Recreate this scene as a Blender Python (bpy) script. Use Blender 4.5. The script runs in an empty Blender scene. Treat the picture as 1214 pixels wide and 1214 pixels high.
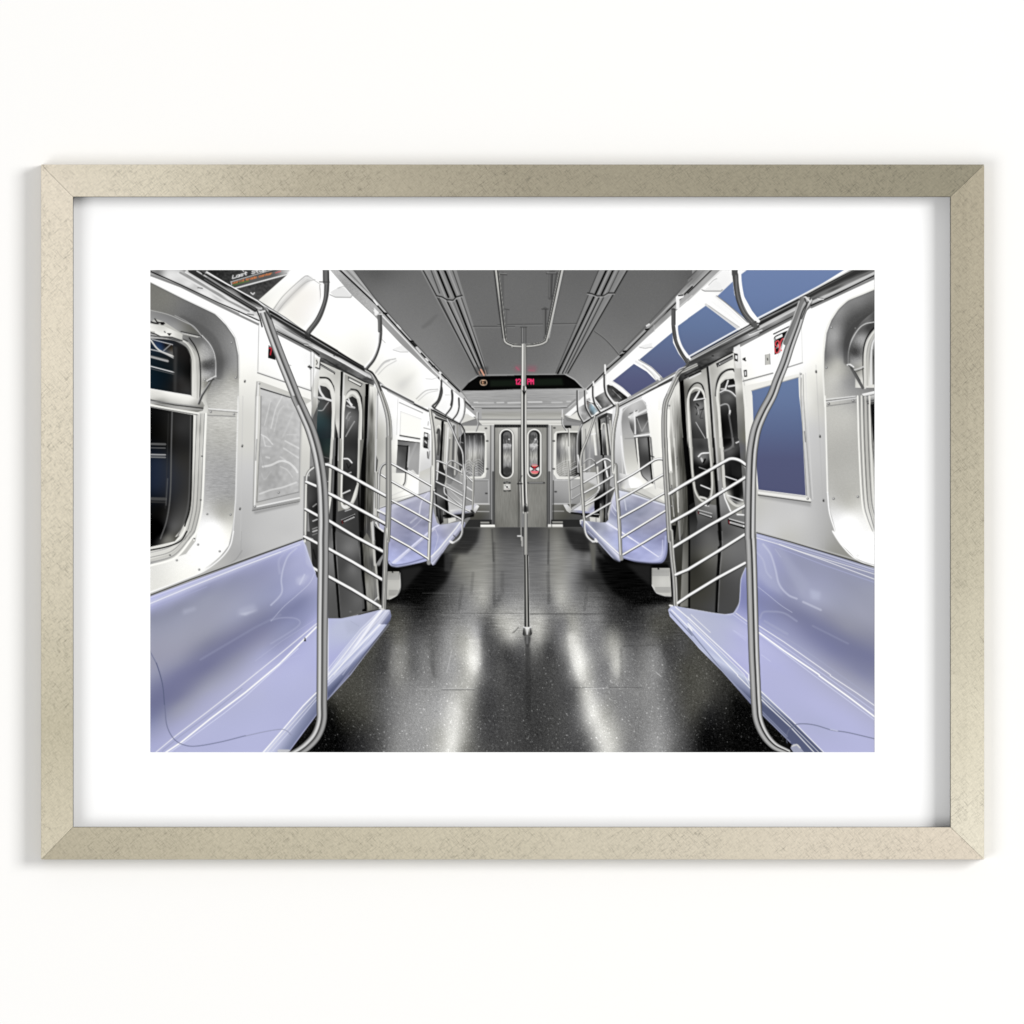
import bpy, bmesh, math, random
import numpy as np

# ---------------------------------------------------------------- camera, world, lamps, exposure
scene = bpy.context.scene
U = 0.0006985                     # metres per drawing unit on the wall (the print measures 60 x 40 cm)
D = 11.0                          # camera to wall
CZ = 1.5                          # height of the picture's centre
def wp(px, py, y=0.0):
    """a point of the picture's own plane drawing (px right, py down) set at depth y in front of the wall"""
    k = (D+y)/D*U
    return ((px-607.0)*k, y, CZ+(607.0-py)*k)

cam_d = bpy.data.cameras.new('camera'); cam = bpy.data.objects.new('camera', cam_d)
scene.collection.objects.link(cam); scene.camera = cam
cam.location = (0, -D, CZ); cam.rotation_euler = (math.radians(90), 0, 0)
cam_d.sensor_width = 36; cam_d.lens = 36*D/(1214*U); cam_d.clip_start = .05; cam_d.clip_end = 60

world = bpy.data.worlds.new('World'); scene.world = world; world.use_nodes = True
bg = world.node_tree.nodes['Background']; bg.inputs[0].default_value = (1, 1, .995, 1); bg.inputs[1].default_value = 0.475

def area(name, loc, target, size, power, color=(1, 1, 1)):
    l = bpy.data.lights.new(name, 'AREA'); l.shape = 'SQUARE'; l.size = size; l.energy = power; l.color = color
    o = bpy.data.objects.new(name, l); scene.collection.objects.link(o); o.location = loc
    import mathutils
    o.rotation_euler = (mathutils.Vector(target)-mathutils.Vector(loc)).to_track_quat('-Z', 'Y').to_euler()
    return o
area('studio_softbox', (8.0, -7.4, CZ+2.5), (0, 0, CZ), 4.2, 925, (1, .995, .985))
area('studio_fill', (-4.8, -7.0, CZ-2.4), (0, 0, CZ), 4.0, 265, (1, 1, 1))

vs = scene.view_settings
vs.view_transform = 'Standard'; vs.look = 'None'; vs.exposure = 0; vs.gamma = 1; vs.use_curve_mapping = False
scene.render.engine = 'CYCLES'

# ---------------------------------------------------------------- helpers
C = scene.collection
def material(name): 
    m = bpy.data.materials.new(name); m.use_nodes = True
    return m, m.node_tree.nodes, m.node_tree.links, m.node_tree.nodes['Principled BSDF']
def link(name, bm_or_me, mat, parent=None):
    if isinstance(bm_or_me, bmesh.types.BMesh):
        me = bpy.data.meshes.new(name); bm_or_me.normal_update(); bm_or_me.to_mesh(me); bm_or_me.free()
    else: me = bm_or_me
    o = bpy.data.objects.new(name, me); C.objects.link(o)
    if mat: me.materials.append(mat)
    if parent: o.parent = parent; o.matrix_parent_inverse = parent.matrix_world.inverted()
    return o

# ---------------------------------------------------------------- the wall
def wall_material():
    m, N, L, P = material('white_wall_paint')
    tc = N.new('ShaderNodeTexCoord'); n = N.new('ShaderNodeTexNoise'); n.inputs['Scale'].default_value = 220; n.inputs['Detail'].default_value = 3
    L.new(tc.outputs['Object'], n.inputs['Vector'])
    P.inputs['Base Color'].default_value = (.838, .832, .820, 1); P.inputs['Roughness'].default_value = .95; P.inputs['Specular IOR Level'].default_value = 0
    b = N.new('ShaderNodeBump'); b.inputs['Strength'].default_value = .02; b.inputs['Distance'].default_value = .0005
    L.new(n.outputs['Fac'], b.inputs['Height']); L.new(b.outputs['Normal'], P.inputs['Normal'])
    return m
bm = bmesh.new()
bm.faces.new([bm.verts.new(v) for v in ((-6, 0, -2), (6, 0, -2), (6, 0, 6), (-6, 0, 6))])
wall = link('wall', bm, wall_material()); wall['kind'] = 'structure'

# ---------------------------------------------------------------- the framed print: frame rails, mat, printed sheet
root = bpy.data.objects.new('framed_print', None); C.objects.link(root)
root.location = (0, 0, CZ-.30); root.empty_display_size = .05
root['label'] = 'champagne silver framed colour print of an empty subway car interior hanging on a white wall'
root['category'] = 'framed picture'
bpy.context.view_layer.update()

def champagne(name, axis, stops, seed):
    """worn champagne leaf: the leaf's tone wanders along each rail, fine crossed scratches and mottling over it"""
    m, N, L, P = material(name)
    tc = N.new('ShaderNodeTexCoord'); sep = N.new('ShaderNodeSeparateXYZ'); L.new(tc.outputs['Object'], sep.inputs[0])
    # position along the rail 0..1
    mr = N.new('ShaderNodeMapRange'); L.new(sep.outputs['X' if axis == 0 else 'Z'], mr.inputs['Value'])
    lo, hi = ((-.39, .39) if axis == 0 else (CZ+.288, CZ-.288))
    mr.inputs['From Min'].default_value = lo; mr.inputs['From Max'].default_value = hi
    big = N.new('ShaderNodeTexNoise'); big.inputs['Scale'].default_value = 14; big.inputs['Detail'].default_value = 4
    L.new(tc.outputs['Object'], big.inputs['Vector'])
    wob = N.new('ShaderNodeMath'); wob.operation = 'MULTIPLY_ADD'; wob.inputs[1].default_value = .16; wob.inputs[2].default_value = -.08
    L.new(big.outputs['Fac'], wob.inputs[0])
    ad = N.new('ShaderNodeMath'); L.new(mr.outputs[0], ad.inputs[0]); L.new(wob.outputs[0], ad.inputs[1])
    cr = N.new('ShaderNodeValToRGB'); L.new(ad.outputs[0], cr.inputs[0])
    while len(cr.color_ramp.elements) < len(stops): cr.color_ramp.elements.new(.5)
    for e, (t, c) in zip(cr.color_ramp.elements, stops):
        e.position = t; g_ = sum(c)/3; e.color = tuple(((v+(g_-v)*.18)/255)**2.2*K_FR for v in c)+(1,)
    def scratches(rot, sc, sx, lo_, hi_, off):
        mp = N.new('ShaderNodeMapping'); mp.inputs['Rotation'].default_value = (0, math.radians(rot), 0)
        mp.inputs['Location'].default_value = (off, seed, off); mp.inputs['Scale'].default_value = (sx, 1, 1)
        pre = N.new('ShaderNodeMapping'); pre.inputs['Rotation'].default_value = (0, math.radians(rot), 0)
        L.new(tc.outputs['Object'], pre.inputs['Vector'])
        mp.inputs['Rotation'].default_value = (0, 0, 0); L.new(pre.outputs[0], mp.inputs['Vector'])
        n = N.new('ShaderNodeTexNoise'); n.inputs['Scale'].default_value = sc; n.inputs['Detail'].default_value = 2; n.inputs['Roughness'].default_value = .6
        L.new(mp.outputs[0], n.inputs['Vector'])
        r = N.new('ShaderNodeMapRange'); r.inputs['From Min'].default_value = lo_; r.inputs['From Max'].default_value = hi_
        L.new(n.outputs['Fac'], r.inputs['Value']); return r.outputs[0]
    s1 = scratches(43, 900, .035, .585, .74, 3.1+seed); s2 = scratches(-47, 900, .035, .585, .74, 7.7+seed)
    f1 = scratches(38, 1300, .08, .52, .68, 1.3+seed); f2 = scratches(-52, 1300, .08, .52, .68, 5.9+seed)
    mot = N.new('ShaderNodeTexNoise'); mot.inputs['Scale'].default_value = 520; mot.inputs['Detail'].default_value = 5; mot.inputs['Roughness'].default_value = .7
    L.new(tc.outputs['Object'], mot.inputs['Vector'])
    def mx(a, b, f=None, op='ADD'):
        q = N.new('ShaderNodeMath'); q.operation = op; L.new(a, q.inputs[0])
        if isinstance(b, float): q.inputs[1].default_value = b
        else: L.new(b, q.inputs[1])
        return q.outputs[0]
    sc = mx(mx(mx(s1, s2), .27, op='MULTIPLY'), mx(mx(f1, f2), .20, op='MULTIPLY'))
    # patches where the leaf is rubbed clean
    pat = N.new('ShaderNodeTexNoise'); pat.inputs['Scale'].default_value = 22; pat.inputs['Detail'].default_value = 2
    L.new(tc.outputs['Object'], pat.inputs['Vector'])
    pr = N.new('ShaderNodeMapRange'); pr.inputs['From Min'].default_value = .36; pr.inputs['From Max'].default_value = .6; pr.inputs['To Min'].default_value = .5
    L.new(pat.outputs['Fac'], pr.inputs['Value'])
    sc = mx(sc, pr.outputs[0], op='MULTIPLY')
    mo = N.new('ShaderNodeMapRange'); mo.inputs['From Min'].default_value = .3; mo.inputs['From Max'].default_value = .7; mo.inputs['To Min'].default_value = .91; mo.inputs['To Max'].default_value = 1.10
    L.new(mot.outputs['Fac'], mo.inputs['Value'])
    fac = mx(mo.outputs[0], sc, op='SUBTRACT')
    mul = N.new('ShaderNodeVectorMath'); mul.operation = 'SCALE'; L.new(cr.outputs[0], mul.inputs[0]); L.new(fac, mul.inputs['Scale'])
    L.new(mul.outputs[0], P.inputs['Base Color'])
    P.inputs['Metallic'].default_value = .25; P.inputs['Roughness'].default_value = .48; P.inputs['Specular IOR Level'].default_value = .3
    b = N.new('ShaderNodeBump'); b.inputs['Strength'].default_value = .35; b.inputs['Distance'].default_value = .0002
    inv = mx(fac, 1.0, op='MULTIPLY'); L.new(inv, b.inputs['Height']); L.new(b.outputs['Normal'], P.inputs['Normal'])
    return m
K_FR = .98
OX0, OX1, OY0, OY1 = 48.6, 1166.8, 195.0, 1019.0        # outer edge of the frame
IX0, IX1, IY0, IY1 = 86.6, 1126.8, 233.3, 980.6         # sight edge
YB, YO, YI, YM = -.001, -.0170, -.0212, -.0042          # back, outer arris, inner arris, mat face
PROF = [(0.0, YB), (0.0, YO+.0005), (.012, YO), (.5, (YO+YI)/2-.0002), (.988, YI), (1.0, YI+.0005), (1.0, YM+.0008), (.86, YM+.0008), (.86, YB)]
LIP, _n, _l, _p = material('bounce_cutting_lip')  # dark lip colour added to deepen the shade along the mat's edge
_p.inputs['Base Color'].default_value = (.10, .095, .085, 1); _p.inputs['Roughness'].default_value = .8
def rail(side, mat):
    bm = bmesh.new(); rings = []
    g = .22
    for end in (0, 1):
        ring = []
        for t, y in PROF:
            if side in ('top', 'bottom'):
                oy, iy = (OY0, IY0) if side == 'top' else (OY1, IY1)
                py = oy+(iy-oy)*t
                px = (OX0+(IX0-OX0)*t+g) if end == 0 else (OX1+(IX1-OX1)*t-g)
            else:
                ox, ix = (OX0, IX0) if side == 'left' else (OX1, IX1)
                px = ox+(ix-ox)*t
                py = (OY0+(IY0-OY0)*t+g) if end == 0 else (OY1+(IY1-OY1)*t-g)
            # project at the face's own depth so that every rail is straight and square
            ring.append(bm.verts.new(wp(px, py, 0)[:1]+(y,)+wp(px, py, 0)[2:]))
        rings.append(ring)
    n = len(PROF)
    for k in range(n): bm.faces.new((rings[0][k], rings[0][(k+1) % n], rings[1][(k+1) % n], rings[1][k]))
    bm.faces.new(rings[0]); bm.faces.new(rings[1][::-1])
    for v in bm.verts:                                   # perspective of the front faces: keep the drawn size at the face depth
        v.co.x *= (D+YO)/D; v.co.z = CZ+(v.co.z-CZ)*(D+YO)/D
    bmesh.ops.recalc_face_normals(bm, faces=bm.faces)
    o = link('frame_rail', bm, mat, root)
    o.data.materials.append(LIP)                         # inner side darkened to cut bounce onto the mat, hidden from the front
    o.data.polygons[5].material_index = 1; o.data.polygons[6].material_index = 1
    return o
LT, MD, DK_, YL = (222, 210, 188), (190, 180, 154), (152, 144, 122), (208, 198, 170)  # rail stops below paint reflected light and dark into the leaf colour
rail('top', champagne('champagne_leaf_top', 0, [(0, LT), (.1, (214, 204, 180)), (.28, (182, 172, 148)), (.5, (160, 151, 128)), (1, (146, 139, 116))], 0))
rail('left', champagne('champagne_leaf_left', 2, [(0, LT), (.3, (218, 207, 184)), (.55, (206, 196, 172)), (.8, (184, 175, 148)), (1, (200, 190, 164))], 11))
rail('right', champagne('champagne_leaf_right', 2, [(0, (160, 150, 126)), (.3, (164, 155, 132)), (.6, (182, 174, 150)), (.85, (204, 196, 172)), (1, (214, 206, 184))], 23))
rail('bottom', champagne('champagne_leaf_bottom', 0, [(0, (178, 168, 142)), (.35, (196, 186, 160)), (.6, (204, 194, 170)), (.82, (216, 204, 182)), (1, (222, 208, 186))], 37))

# mat board
def mat_material():
    m, N, L, P = material('white_mat_board')
    tc = N.new('ShaderNodeTexCoord'); n = N.new('ShaderNodeTexNoise'); n.inputs['Scale'].default_value = 900; n.inputs['Detail'].default_value = 2
    L.new(tc.outputs['Object'], n.inputs['Vector'])
    P.inputs['Base Color'].default_value = (.915, .915, .915, 1); P.inputs['Roughness'].default_value = .9; P.inputs['Specular IOR Level'].default_value = 0
    b = N.new('ShaderNodeBump'); b.inputs['Strength'].default_value = .03; b.inputs['Distance'].default_value = .0002
    L.new(n.outputs['Fac'], b.inputs['Height']); L.new(b.outputs['Normal'], P.inputs['Normal'])
    return m
def at(px, py, y):
    p = wp(px, py, y); return p
bm = bmesh.new()
X0_, Y0_, X1_, Y1_ = 178.0, 320.0, 1037.0, 892.0
def loop(x0, y0, x1, y1, y): return [bm.verts.new(at(a, b, y)) for a, b in ((x0, y0), (x1, y0), (x1, y1), (x0, y1))]
outer = loop(IX0-4, IY0-4, IX1+4, IY1+4, YM); inner = loop(X0_, Y0_, X1_, Y1_, YM); bev = loop(X0_+.25, Y0_+.25, X1_-.25, Y1_-.25, YM+.0004)
for A, B in ((outer, inner), (inner, bev)):
    for k in range(4): bm.faces.new((A[k], A[(k+1) % 4], B[(k+1) % 4], B[k]))
bmesh.ops.recalc_face_normals(bm, faces=bm.faces)
for f in bm.faces:
    if f.normal.y > 0: f.normal_flip()
link('mat_board', bm, mat_material(), root)

# ---------------------------------------------------------------- the printed picture
# The print is a flat sheet of paper.  Its ink is worked out here, stroke by stroke, on a numpy raster and
# laid on the sheet as the colours of a fine grid of vertices: the picture of the subway car IS the sheet's own
# colour, like the ink of any printed photograph, and nothing of the room's light is in it.
S = 1.5                       # print samples per drawing unit
X0, Y0, PW, PH = 178.0, 320.0, 859.0, 572.0
CW, CH = int(PW*S), int(PH*S)
IMG = np.full((CH, CW, 3), 140.0, np.float32)
RNG = np.random.RandomState(7)
def _v(x, y, w): return (x, y, 1214.0/w)
VW = dict(A=_v(170,312,230), B=_v(380,312,230), C=_v(590,312,230), D=_v(815,312,230),
          E=_v(170,470,230), F=_v(380,470,230), G=_v(590,470,230), H=_v(815,470,230),
          I=_v(170,630,230), J=_v(380,630,230), K=_v(590,630,230), L=_v(815,630,230),
          M=_v(170,740,230), N=_v(380,740,230), O=_v(590,740,230), P=_v(815,740,230),
          a=_v(370,400,120), b=_v(460,460,120), c=_v(540,440,120), d=_v(640,440,120),
          e=_v(540,540,160), f=_v(780,410,120), g=_v(780,520,120), h=_v(360,520,120),
          i=_v(660,540,140), j=_v(450,540,140), k=_v(360,620,140), l=_v(178,380,120),
          m=_v(930,340,120), n=_v(240,318,120), o=_v(740,310,160), r=_v(380,620,480), s=_v(178,620,272), z=(0.0,0.0,1.0))
def col(c):
    if isinstance(c, (tuple, list, np.ndarray)): return np.array(c, np.float32)
    c = str(c)
    if '/' in c: return np.array([float(v) for v in c.split('/')], np.float32)
    if c[0] == '#':
        r, g, b = (int(c[k:k+2], 16) for k in (1, 3, 5)); e = b-r
        if e > 8: g += .05*e; b -= .17*e
        return np.array([r, g, b], np.float32)
    if c[-1] == 'w': v = float(c[:-1]); return np.array([v, v-.5, v-5], np.float32)
    v = float(c); return np.array([v, v, v], np.float32)
def pts(s):
    if not isinstance(s, str): return np.array(s, float)
    out = []; ox, oy, k = 0., 0., 1.
    for t in s.replace(':', ': ').split():
        if t[-1] == ':': ox, oy, k = VW[t[0]]; continue
        p = t.split(','); out.append((ox+float(p[0])/k, oy+float(p[1])/k))
    return np.array(out)
def smooth(p, closed=False, n=8):
    p = np.asarray(p, float); N = len(p)
    if N < 3: return p
    q = np.vstack([p[-1], p, p[0], p[1]]) if closed else np.vstack([2*p[0]-p[1], p, 2*p[-1]-p[-2]])
    out = []; t = np.linspace(0, 1, n, endpoint=False)[:, None]
    for k in range(N if closed else N-1):
        a, b, c, d = q[k], q[k+1], q[k+2], q[k+3]
        out.append(.5*((2*b)+(c-a)*t+(2*a-5*b+4*c-d)*t*t+(3*b-a-3*c+d)*t**3))
    if not closed: out.append(p[-1:])
    return np.vstack(out)
def _cv(p): return (np.asarray(p, float)-(X0, Y0))*S
def boxblur(m, r, ax):
    r = max(1, int(round(r))); m = np.moveaxis(m, ax, 0)
    c = np.cumsum(np.concatenate([np.zeros((1,)+m.shape[1:], m.dtype), np.repeat(m[:1], r, 0), m, np.repeat(m[-1:], r, 0)]), 0)
    return np.moveaxis((c[2*r+1:]-c[:-2*r-1])/(2*r+1), 0, ax)
def blur(m, s):
    if s <= 0: return m
    r = s*1.0
    for _ in range(3):
        m = boxblur(boxblur(m, r, 0), r, 1)
    return m
def window(q, pad):
    x0 = int(max(0, np.floor(q[:,0].min()-pad))); x1 = int(min(CW, np.ceil(q[:,0].max()+pad)+1))
    y0 = int(max(0, np.floor(q[:,1].min()-pad))); y1 = int(min(CH, np.ceil(q[:,1].max()+pad)+1))
    return x0, x1, y0, y1
def polymask(q, pad=0, sub=4):
    x0, x1, y0, y1 = window(q, pad+1)
    if x1 <= x0 or y1 <= y0: return None
    W, H = x1-x0, y1-y0
    buf = np.zeros((H*sub, W+2))
    q = q-(x0, y0); r = np.roll(q, -1, 0)
    for (ax, ay), (bx, by) in zip(q, r):
        if ay == by: continue
        d = 1.0
        if ay > by: ax, ay, bx, by, d = bx, by, ax, ay, -1.0
        k0 = max(0, int(np.ceil(ay*sub-.5))); k1 = min(H*sub-1, int(np.ceil(by*sub-.5))-1)
        if k1 < k0: continue
        k = np.arange(k0, k1+1); ys = (k+.5)/sub
        xs = np.clip(ax+(ys-ay)/(by-ay)*(bx-ax), 0, W)
        ii = xs.astype(int); f = xs-ii
        buf[k, ii] += d*(1-f); buf[k, ii+1] += d*f
    m = np.clip(np.abs(np.cumsum(buf, 1))[:, :W], 0, 1).reshape(H, sub, W).mean(1)
    return m.astype(np.float32), x0, x1, y0, y1
class F:
    """colour field: smooth (multiquadric) blend of samples 'A: x,y,c x,y,c ...', optionally stretched along a direction"""
    def __init__(s, t, p=3.0, sx=1.0, sy=1.0, rot=0.0, c=10.0):
        P, Cc = [], []; ox, oy, k = 0., 0., 1.
        for w in t.replace(':', ': ').split():
            if w[-1] == ':': ox, oy, k = VW[w[0]]; continue
            x, y, q = w.split(','); P.append((ox+float(x)/k, oy+float(y)/k)); Cc.append(col(q))
        s.C = np.array(Cc, float); s.sx, s.sy = sx, sy; s.ca, s.sa = np.cos(np.radians(rot)), np.sin(np.radians(rot))
        s.P = s.tr(*_cv(P).T); n = len(P); s.c = c
        A = np.zeros((n+1, n+1)); d = s.P[:, None]-s.P[None]
        A[:n, :n] = -np.sqrt((d**2).sum(-1)+c*c); A[:n, n] = 1; A[n, :n] = 1
        R = np.zeros((n+1, 3)); R[:n] = s.C
        s.W = np.linalg.lstsq(A, R, rcond=1e-7)[0]
    def tr(s, x, y): return np.stack([(x*s.ca+y*s.sa)/s.sx, (-x*s.sa+y*s.ca)/s.sy], -1)
    def __call__(s, x0, x1, y0, y1):
        st = 4
        gx = np.arange(x0, x1+st, st); gy = np.arange(y0, y1+st, st)
        xs, ys = np.meshgrid(gx, gy); g = s.tr(xs, ys).reshape(-1, 2)
        out = np.zeros((len(g), 3))+s.W[-1]
        for (px, py), w in zip(s.P, s.W[:-1]):
            out -= np.sqrt((g[:, 0]-px)**2+(g[:, 1]-py)**2+s.c**2)[:, None]*w
        out = np.clip(out, s.C.min(0)-6, s.C.max(0)+6).reshape(len(gy), len(gx), 3).astype(np.float32)
        fy = np.arange(y1-y0)/st; fx = np.arange(x1-x0)/st
        j = np.minimum(fy.astype(int), len(gy)-2); i = np.minimum(fx.astype(int), len(gx)-2)
        fy = (fy-j)[:, None, None].astype(np.float32); fx = (fx-i)[None, :, None].astype(np.float32)
        r0 = out[j]; r1 = out[j+1]; v = r0+(r1-r0)*fy
        return v[:, i]+(v[:, i+1]-v[:, i])*fx
class G:
    """linear ramp from point a to point b through stops (t, colour)"""
    def __init__(s, ab, *st):
        a, b = _cv(pts(ab)); s.a, s.d = a, b-a; s.L = float(s.d@s.d)
        s.t = [q[0] for q in st]; s.c = np.array([col(q[1]) for q in st])
    def __call__(s, x0, x1, y0, y1):
        ys, xs = np.mgrid[y0:y1, x0:x1].astype(np.float32)
        t = ((xs-s.a[0])*s.d[0]+(ys-s.a[1])*s.d[1])/s.L
        return np.stack([np.interp(t, s.t, s.c[:, k]) for k in range(3)], -1)
def comp(m, x0, x1, y0, y1, c, a=1.0, mode='n'):
    if not callable(c): cc = col(c)
    else: cc = c(x0, x1, y0, y1)
    w = IMG[y0:y1, x0:x1]; m = (m*a)[..., None]
    if mode == 'add': w += m*cc
    elif mode == 'mul': w *= 1-m+m*cc/255.0
    else: w += m*(cc-w)
def poly(p, c, a=1.0, bl=0, sm=False, mode='n'):
    p = pts(p)
    if sm: p = smooth(p, True)
    r = polymask(_cv(p), bl*S*3.2)
    if r is None: return
    m, x0, x1, y0, y1 = r
    if bl: m = blur(m, bl*S)
    comp(m, x0, x1, y0, y1, c, a, mode)
def _dist(q, w):
    pad = float(np.max(w))/2+2
    x0, x1, y0, y1 = window(q, pad)
    if x1 <= x0 or y1 <= y0: return None
    H, W = y1-y0, x1-x0
    D = np.full((H, W), 1e9, np.float32); U = np.zeros((H, W), np.float32); HW = np.ones((H, W), np.float32)
    q = q-(x0, y0)
    for k in range(len(q)-1):
        a, b = q[k], q[k+1]; d = b-a; L = float(d@d)
        if L < 1e-9: continue
        u0 = int(max(0, min(a[0], b[0])-pad)); u1 = int(min(W, max(a[0], b[0])+pad+2))
        v0 = int(max(0, min(a[1], b[1])-pad)); v1 = int(min(H, max(a[1], b[1])+pad+2))
        if u1 <= u0 or v1 <= v0: continue
        ys = np.arange(v0, v1, dtype=np.float32)[:, None]+.5; xs = np.arange(u0, u1, dtype=np.float32)[None]+.5
        ex, ey = xs-a[0], ys-a[1]
        t = np.clip((ex*d[0]+ey*d[1])/L, 0, 1)
        rx, ry = ex-t*d[0], ey-t*d[1]
        dd = np.sqrt(rx*rx+ry*ry); sg = (ex*d[1]-ey*d[0])/np.sqrt(L)
        hw = .5*(w[k]+(w[k+1]-w[k])*t)
        sub = D[v0:v1, u0:u1]; up = dd < sub
        sub[up] = dd[up]; U[v0:v1, u0:u1][up] = sg[up]; HW[v0:v1, u0:u1][up] = hw[up]
    return D, U, HW, x0, x1, y0, y1
def _wid(w, n0, n):
    w = np.atleast_1d(np.asarray(w, float))*S
    return np.interp(np.linspace(0, 1, n), np.linspace(0, 1, len(w)), w)
def ln(p, w, c, a=1.0, bl=0, sm=False, mode='n', cl=False):
    p = pts(p); n0 = len(p)
    if sm: p = smooth(p, cl)
    if cl: p = np.vstack([p, p[:1]])
    q = _cv(p); ws = _wid(w, n0, len(q)); k = np.minimum(1, ws)
    r = _dist(q, np.maximum(ws, 1)+bl*S*4)
    if r is None: return
    D, U, HW, x0, x1, y0, y1 = r
    HW = HW-bl*S*2
    thin = float(k.mean())
    if bl: m = np.exp(-np.maximum(D-HW+.5, 0)**2/(2*(bl*S)**2))
    else: m = np.clip((HW-D)/1.6+.5, 0, 1)
    if float(np.mean(ws)) < 1.9: thin *= .84
    comp(m*thin, x0, x1, y0, y1, c, a, mode)
def cv(p, w, c, **k): ln(p, w, c, sm=True, **k)
def tube(p, w, prof, sm=True, a=1.0):
    """metal tube: prof = [(u, colour)...] across the tube; u=+1 on the right when the path runs down, on top when it runs right"""
    p = pts(p); n0 = len(p)
    if sm: p = smooth(p)
    q = _cv(p); ws = _wid(w, n0, len(q))
    r = _dist(q, ws)
    if r is None: return
    D, U, HW, x0, x1, y0, y1 = r
    m = np.clip(HW-D+.5, 0, 1)
    u = np.clip(U/np.maximum(HW, .3), -1, 1)
    t = [s_[0] for s_ in prof]; cc = np.array([col(s_[1]) for s_ in prof])
    C = np.stack([np.interp(u, t, cc[:, k]) for k in range(3)], -1)
    w_ = IMG[y0:y1, x0:x1]; w_ += (m*a)[..., None]*(C-w_)
def noise(sx, sy, seed=0):
    """smooth random field over the whole sheet, feature size sx, sy in drawing units, about unit spread"""
    r = np.random.RandomState(seed)
    n = r.randn(CH, CW).astype(np.float32)
    for _ in range(2):
        if sx*S >= 1: n = boxblur(n, sx*S, 1)
        if sy*S >= 1: n = boxblur(n, sy*S, 0)
    return n/n.std()
def grain(p, amp, sx, sy, seed=0, mul=True, sm=False, bl=0):
    """brushed or mottled grain inside an outline"""
    r = polymask(_cv(smooth(pts(p), True) if sm else pts(p)), bl*S*3)
    if r is None: return
    m, x0, x1, y0, y1 = r
    if bl: m = blur(m, bl*S)
    IMG[y0:y1, x0:x1] += (m*noise(sx, sy, seed)[y0:y1, x0:x1]*amp)[..., None]
def dots(p, n, c0, c1, s0, s1, seed=1, persp=None):
    r = np.random.RandomState(seed); q = pts(p); lo, hi = q.min(0), q.max(0)
    mk, x0, x1, y0, y1 = polymask(_cv(q))
    for k in range(n):
        x = r.uniform(lo[0], hi[0]); y = r.uniform(lo[1], hi[1])
        if persp: y = lo[1]+(hi[1]-lo[1])*r.uniform()**persp
        X, Y = (x-X0)*S, (y-Y0)*S; i, j = int(X), int(Y)
        if not (x0 <= i < x1 and y0 <= j < y1) or mk[j-y0, i-x0] < .5: continue
        t = (y-lo[1])/(hi[1]-lo[1]+1e-6); s = (s0+(s1-s0)*t)*r.uniform(.6, 1.3)*S; R = 2
        a0, a1, b0, b1 = max(0, i-R), min(CW, i+R+1), max(0, j-R), min(CH, j+R+1)
        ys, xs = np.mgrid[b0:b1, a0:a1]
        m = np.exp(-((xs+.5-X)**2+(ys+.5-Y)**2)/(2*(s*.42)**2))[..., None]
        IMG[b0:b1, a0:a1] += m*(r.uniform(c0, c1))
FONT = {'A':'0,6 2,0 4,6|1,4 3,4','B':'0,0 0,6 3,6 4,5 3,3 0,3|0,0 3,0 4,1.5 3,3','C':'4,1 3,0 1,0 0,1 0,5 1,6 3,6 4,5','D':'0,0 0,6 3,6 4,4 4,2 3,0 0,0',
 'E':'4,0 0,0 0,6 4,6|0,3 3,3','F':'4,0 0,0 0,6|0,3 3,3','L':'0,0 0,6 4,6','M':'0,6 0,0 2,3 4,0 4,6','N':'0,6 0,0 4,6 4,0','O':'1,0 0,1 0,5 1,6 3,6 4,5 4,1 3,0 1,0',
 'P':'0,6 0,0 3,0 4,1 4,2 3,3 0,3','R':'0,6 0,0 3,0 4,1 4,2 3,3 0,3|2,3 4,6','S':'4,1 3,0 1,0 0,1 1,3 3,3 4,5 3,6 1,6 0,5','T':'0,0 4,0|2,0 2,6','1':'1,1 2,0 2,6','2':'0,1 1,0 3,0 4,1 4,2 0,6 4,6',
 'H':'0,0 0,6|4,0 4,6|0,3 4,3','I':'2,0 2,6','W':'0,0 1,6 2,3 3,6 4,0','U':'0,0 0,5 1,6 3,6 4,5 4,0','G':'4,1 3,0 1,0 0,1 0,5 1,6 3,6 4,5 4,3 2,3','Y':'0,0 2,3 4,0|2,3 2,6','V':'0,0 2,6 4,0','K':'0,0 0,6|4,0 0,3 4,6',
 'a':'3.5,2.5 3.5,6|3.5,3 2.5,2 1,2 0,3 0,5 1,6 2.5,6 3.5,5','s':'3.5,2.5 2.5,2 1,2 .3,3 1,4 2.5,4 3.3,5 2.5,6 1,6 .2,5.4','t':'1.5,0 1.5,5 2.2,6 3,5.8|0,2 3,2','o':'1,2 0,3 0,5 1,6 2.5,6 3.5,5 3.5,3 2.5,2 1,2',
 'p':'0,2 0,8|0,3 1,2 2.5,2 3.5,3 3.5,5 2.5,6 1,6 0,5','r':'0,2 0,6|0,3.2 1.2,2 2.6,2','d':'3.5,0 3.5,6|3.5,3 2.5,2 1,2 0,3 0,5 1,6 2.5,6 3.5,5','e':'0,4 3.5,4 3.5,3 2.5,2 1,2 0,3 0,5 1,6 3,6','n':'0,2 0,6|0,3 1.2,2 2.6,2 3.4,3 3.4,6',
 'c':'3.4,2.6 2.5,2 1,2 0,3 0,5 1,6 2.5,6 3.4,5.4','l':'1,0 1,6','w':'0,2 1,6 2,3 3,6 4,2','h':'0,0 0,6|0,3 1.2,2 2.6,2 3.4,3 3.4,6','i':'1,2 1,6','m':'0,2 0,6|0,2.6 1,2 1.9,2.6 1.9,6|1.9,2.6 3,2 3.8,2.6 3.8,6','f':'3,0 2,0 1.3,1 1.3,6|0,2 3,2','u':'0,2 0,5 1,6 2.4,6 3.4,5|3.4,2 3.4,6'}
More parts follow.
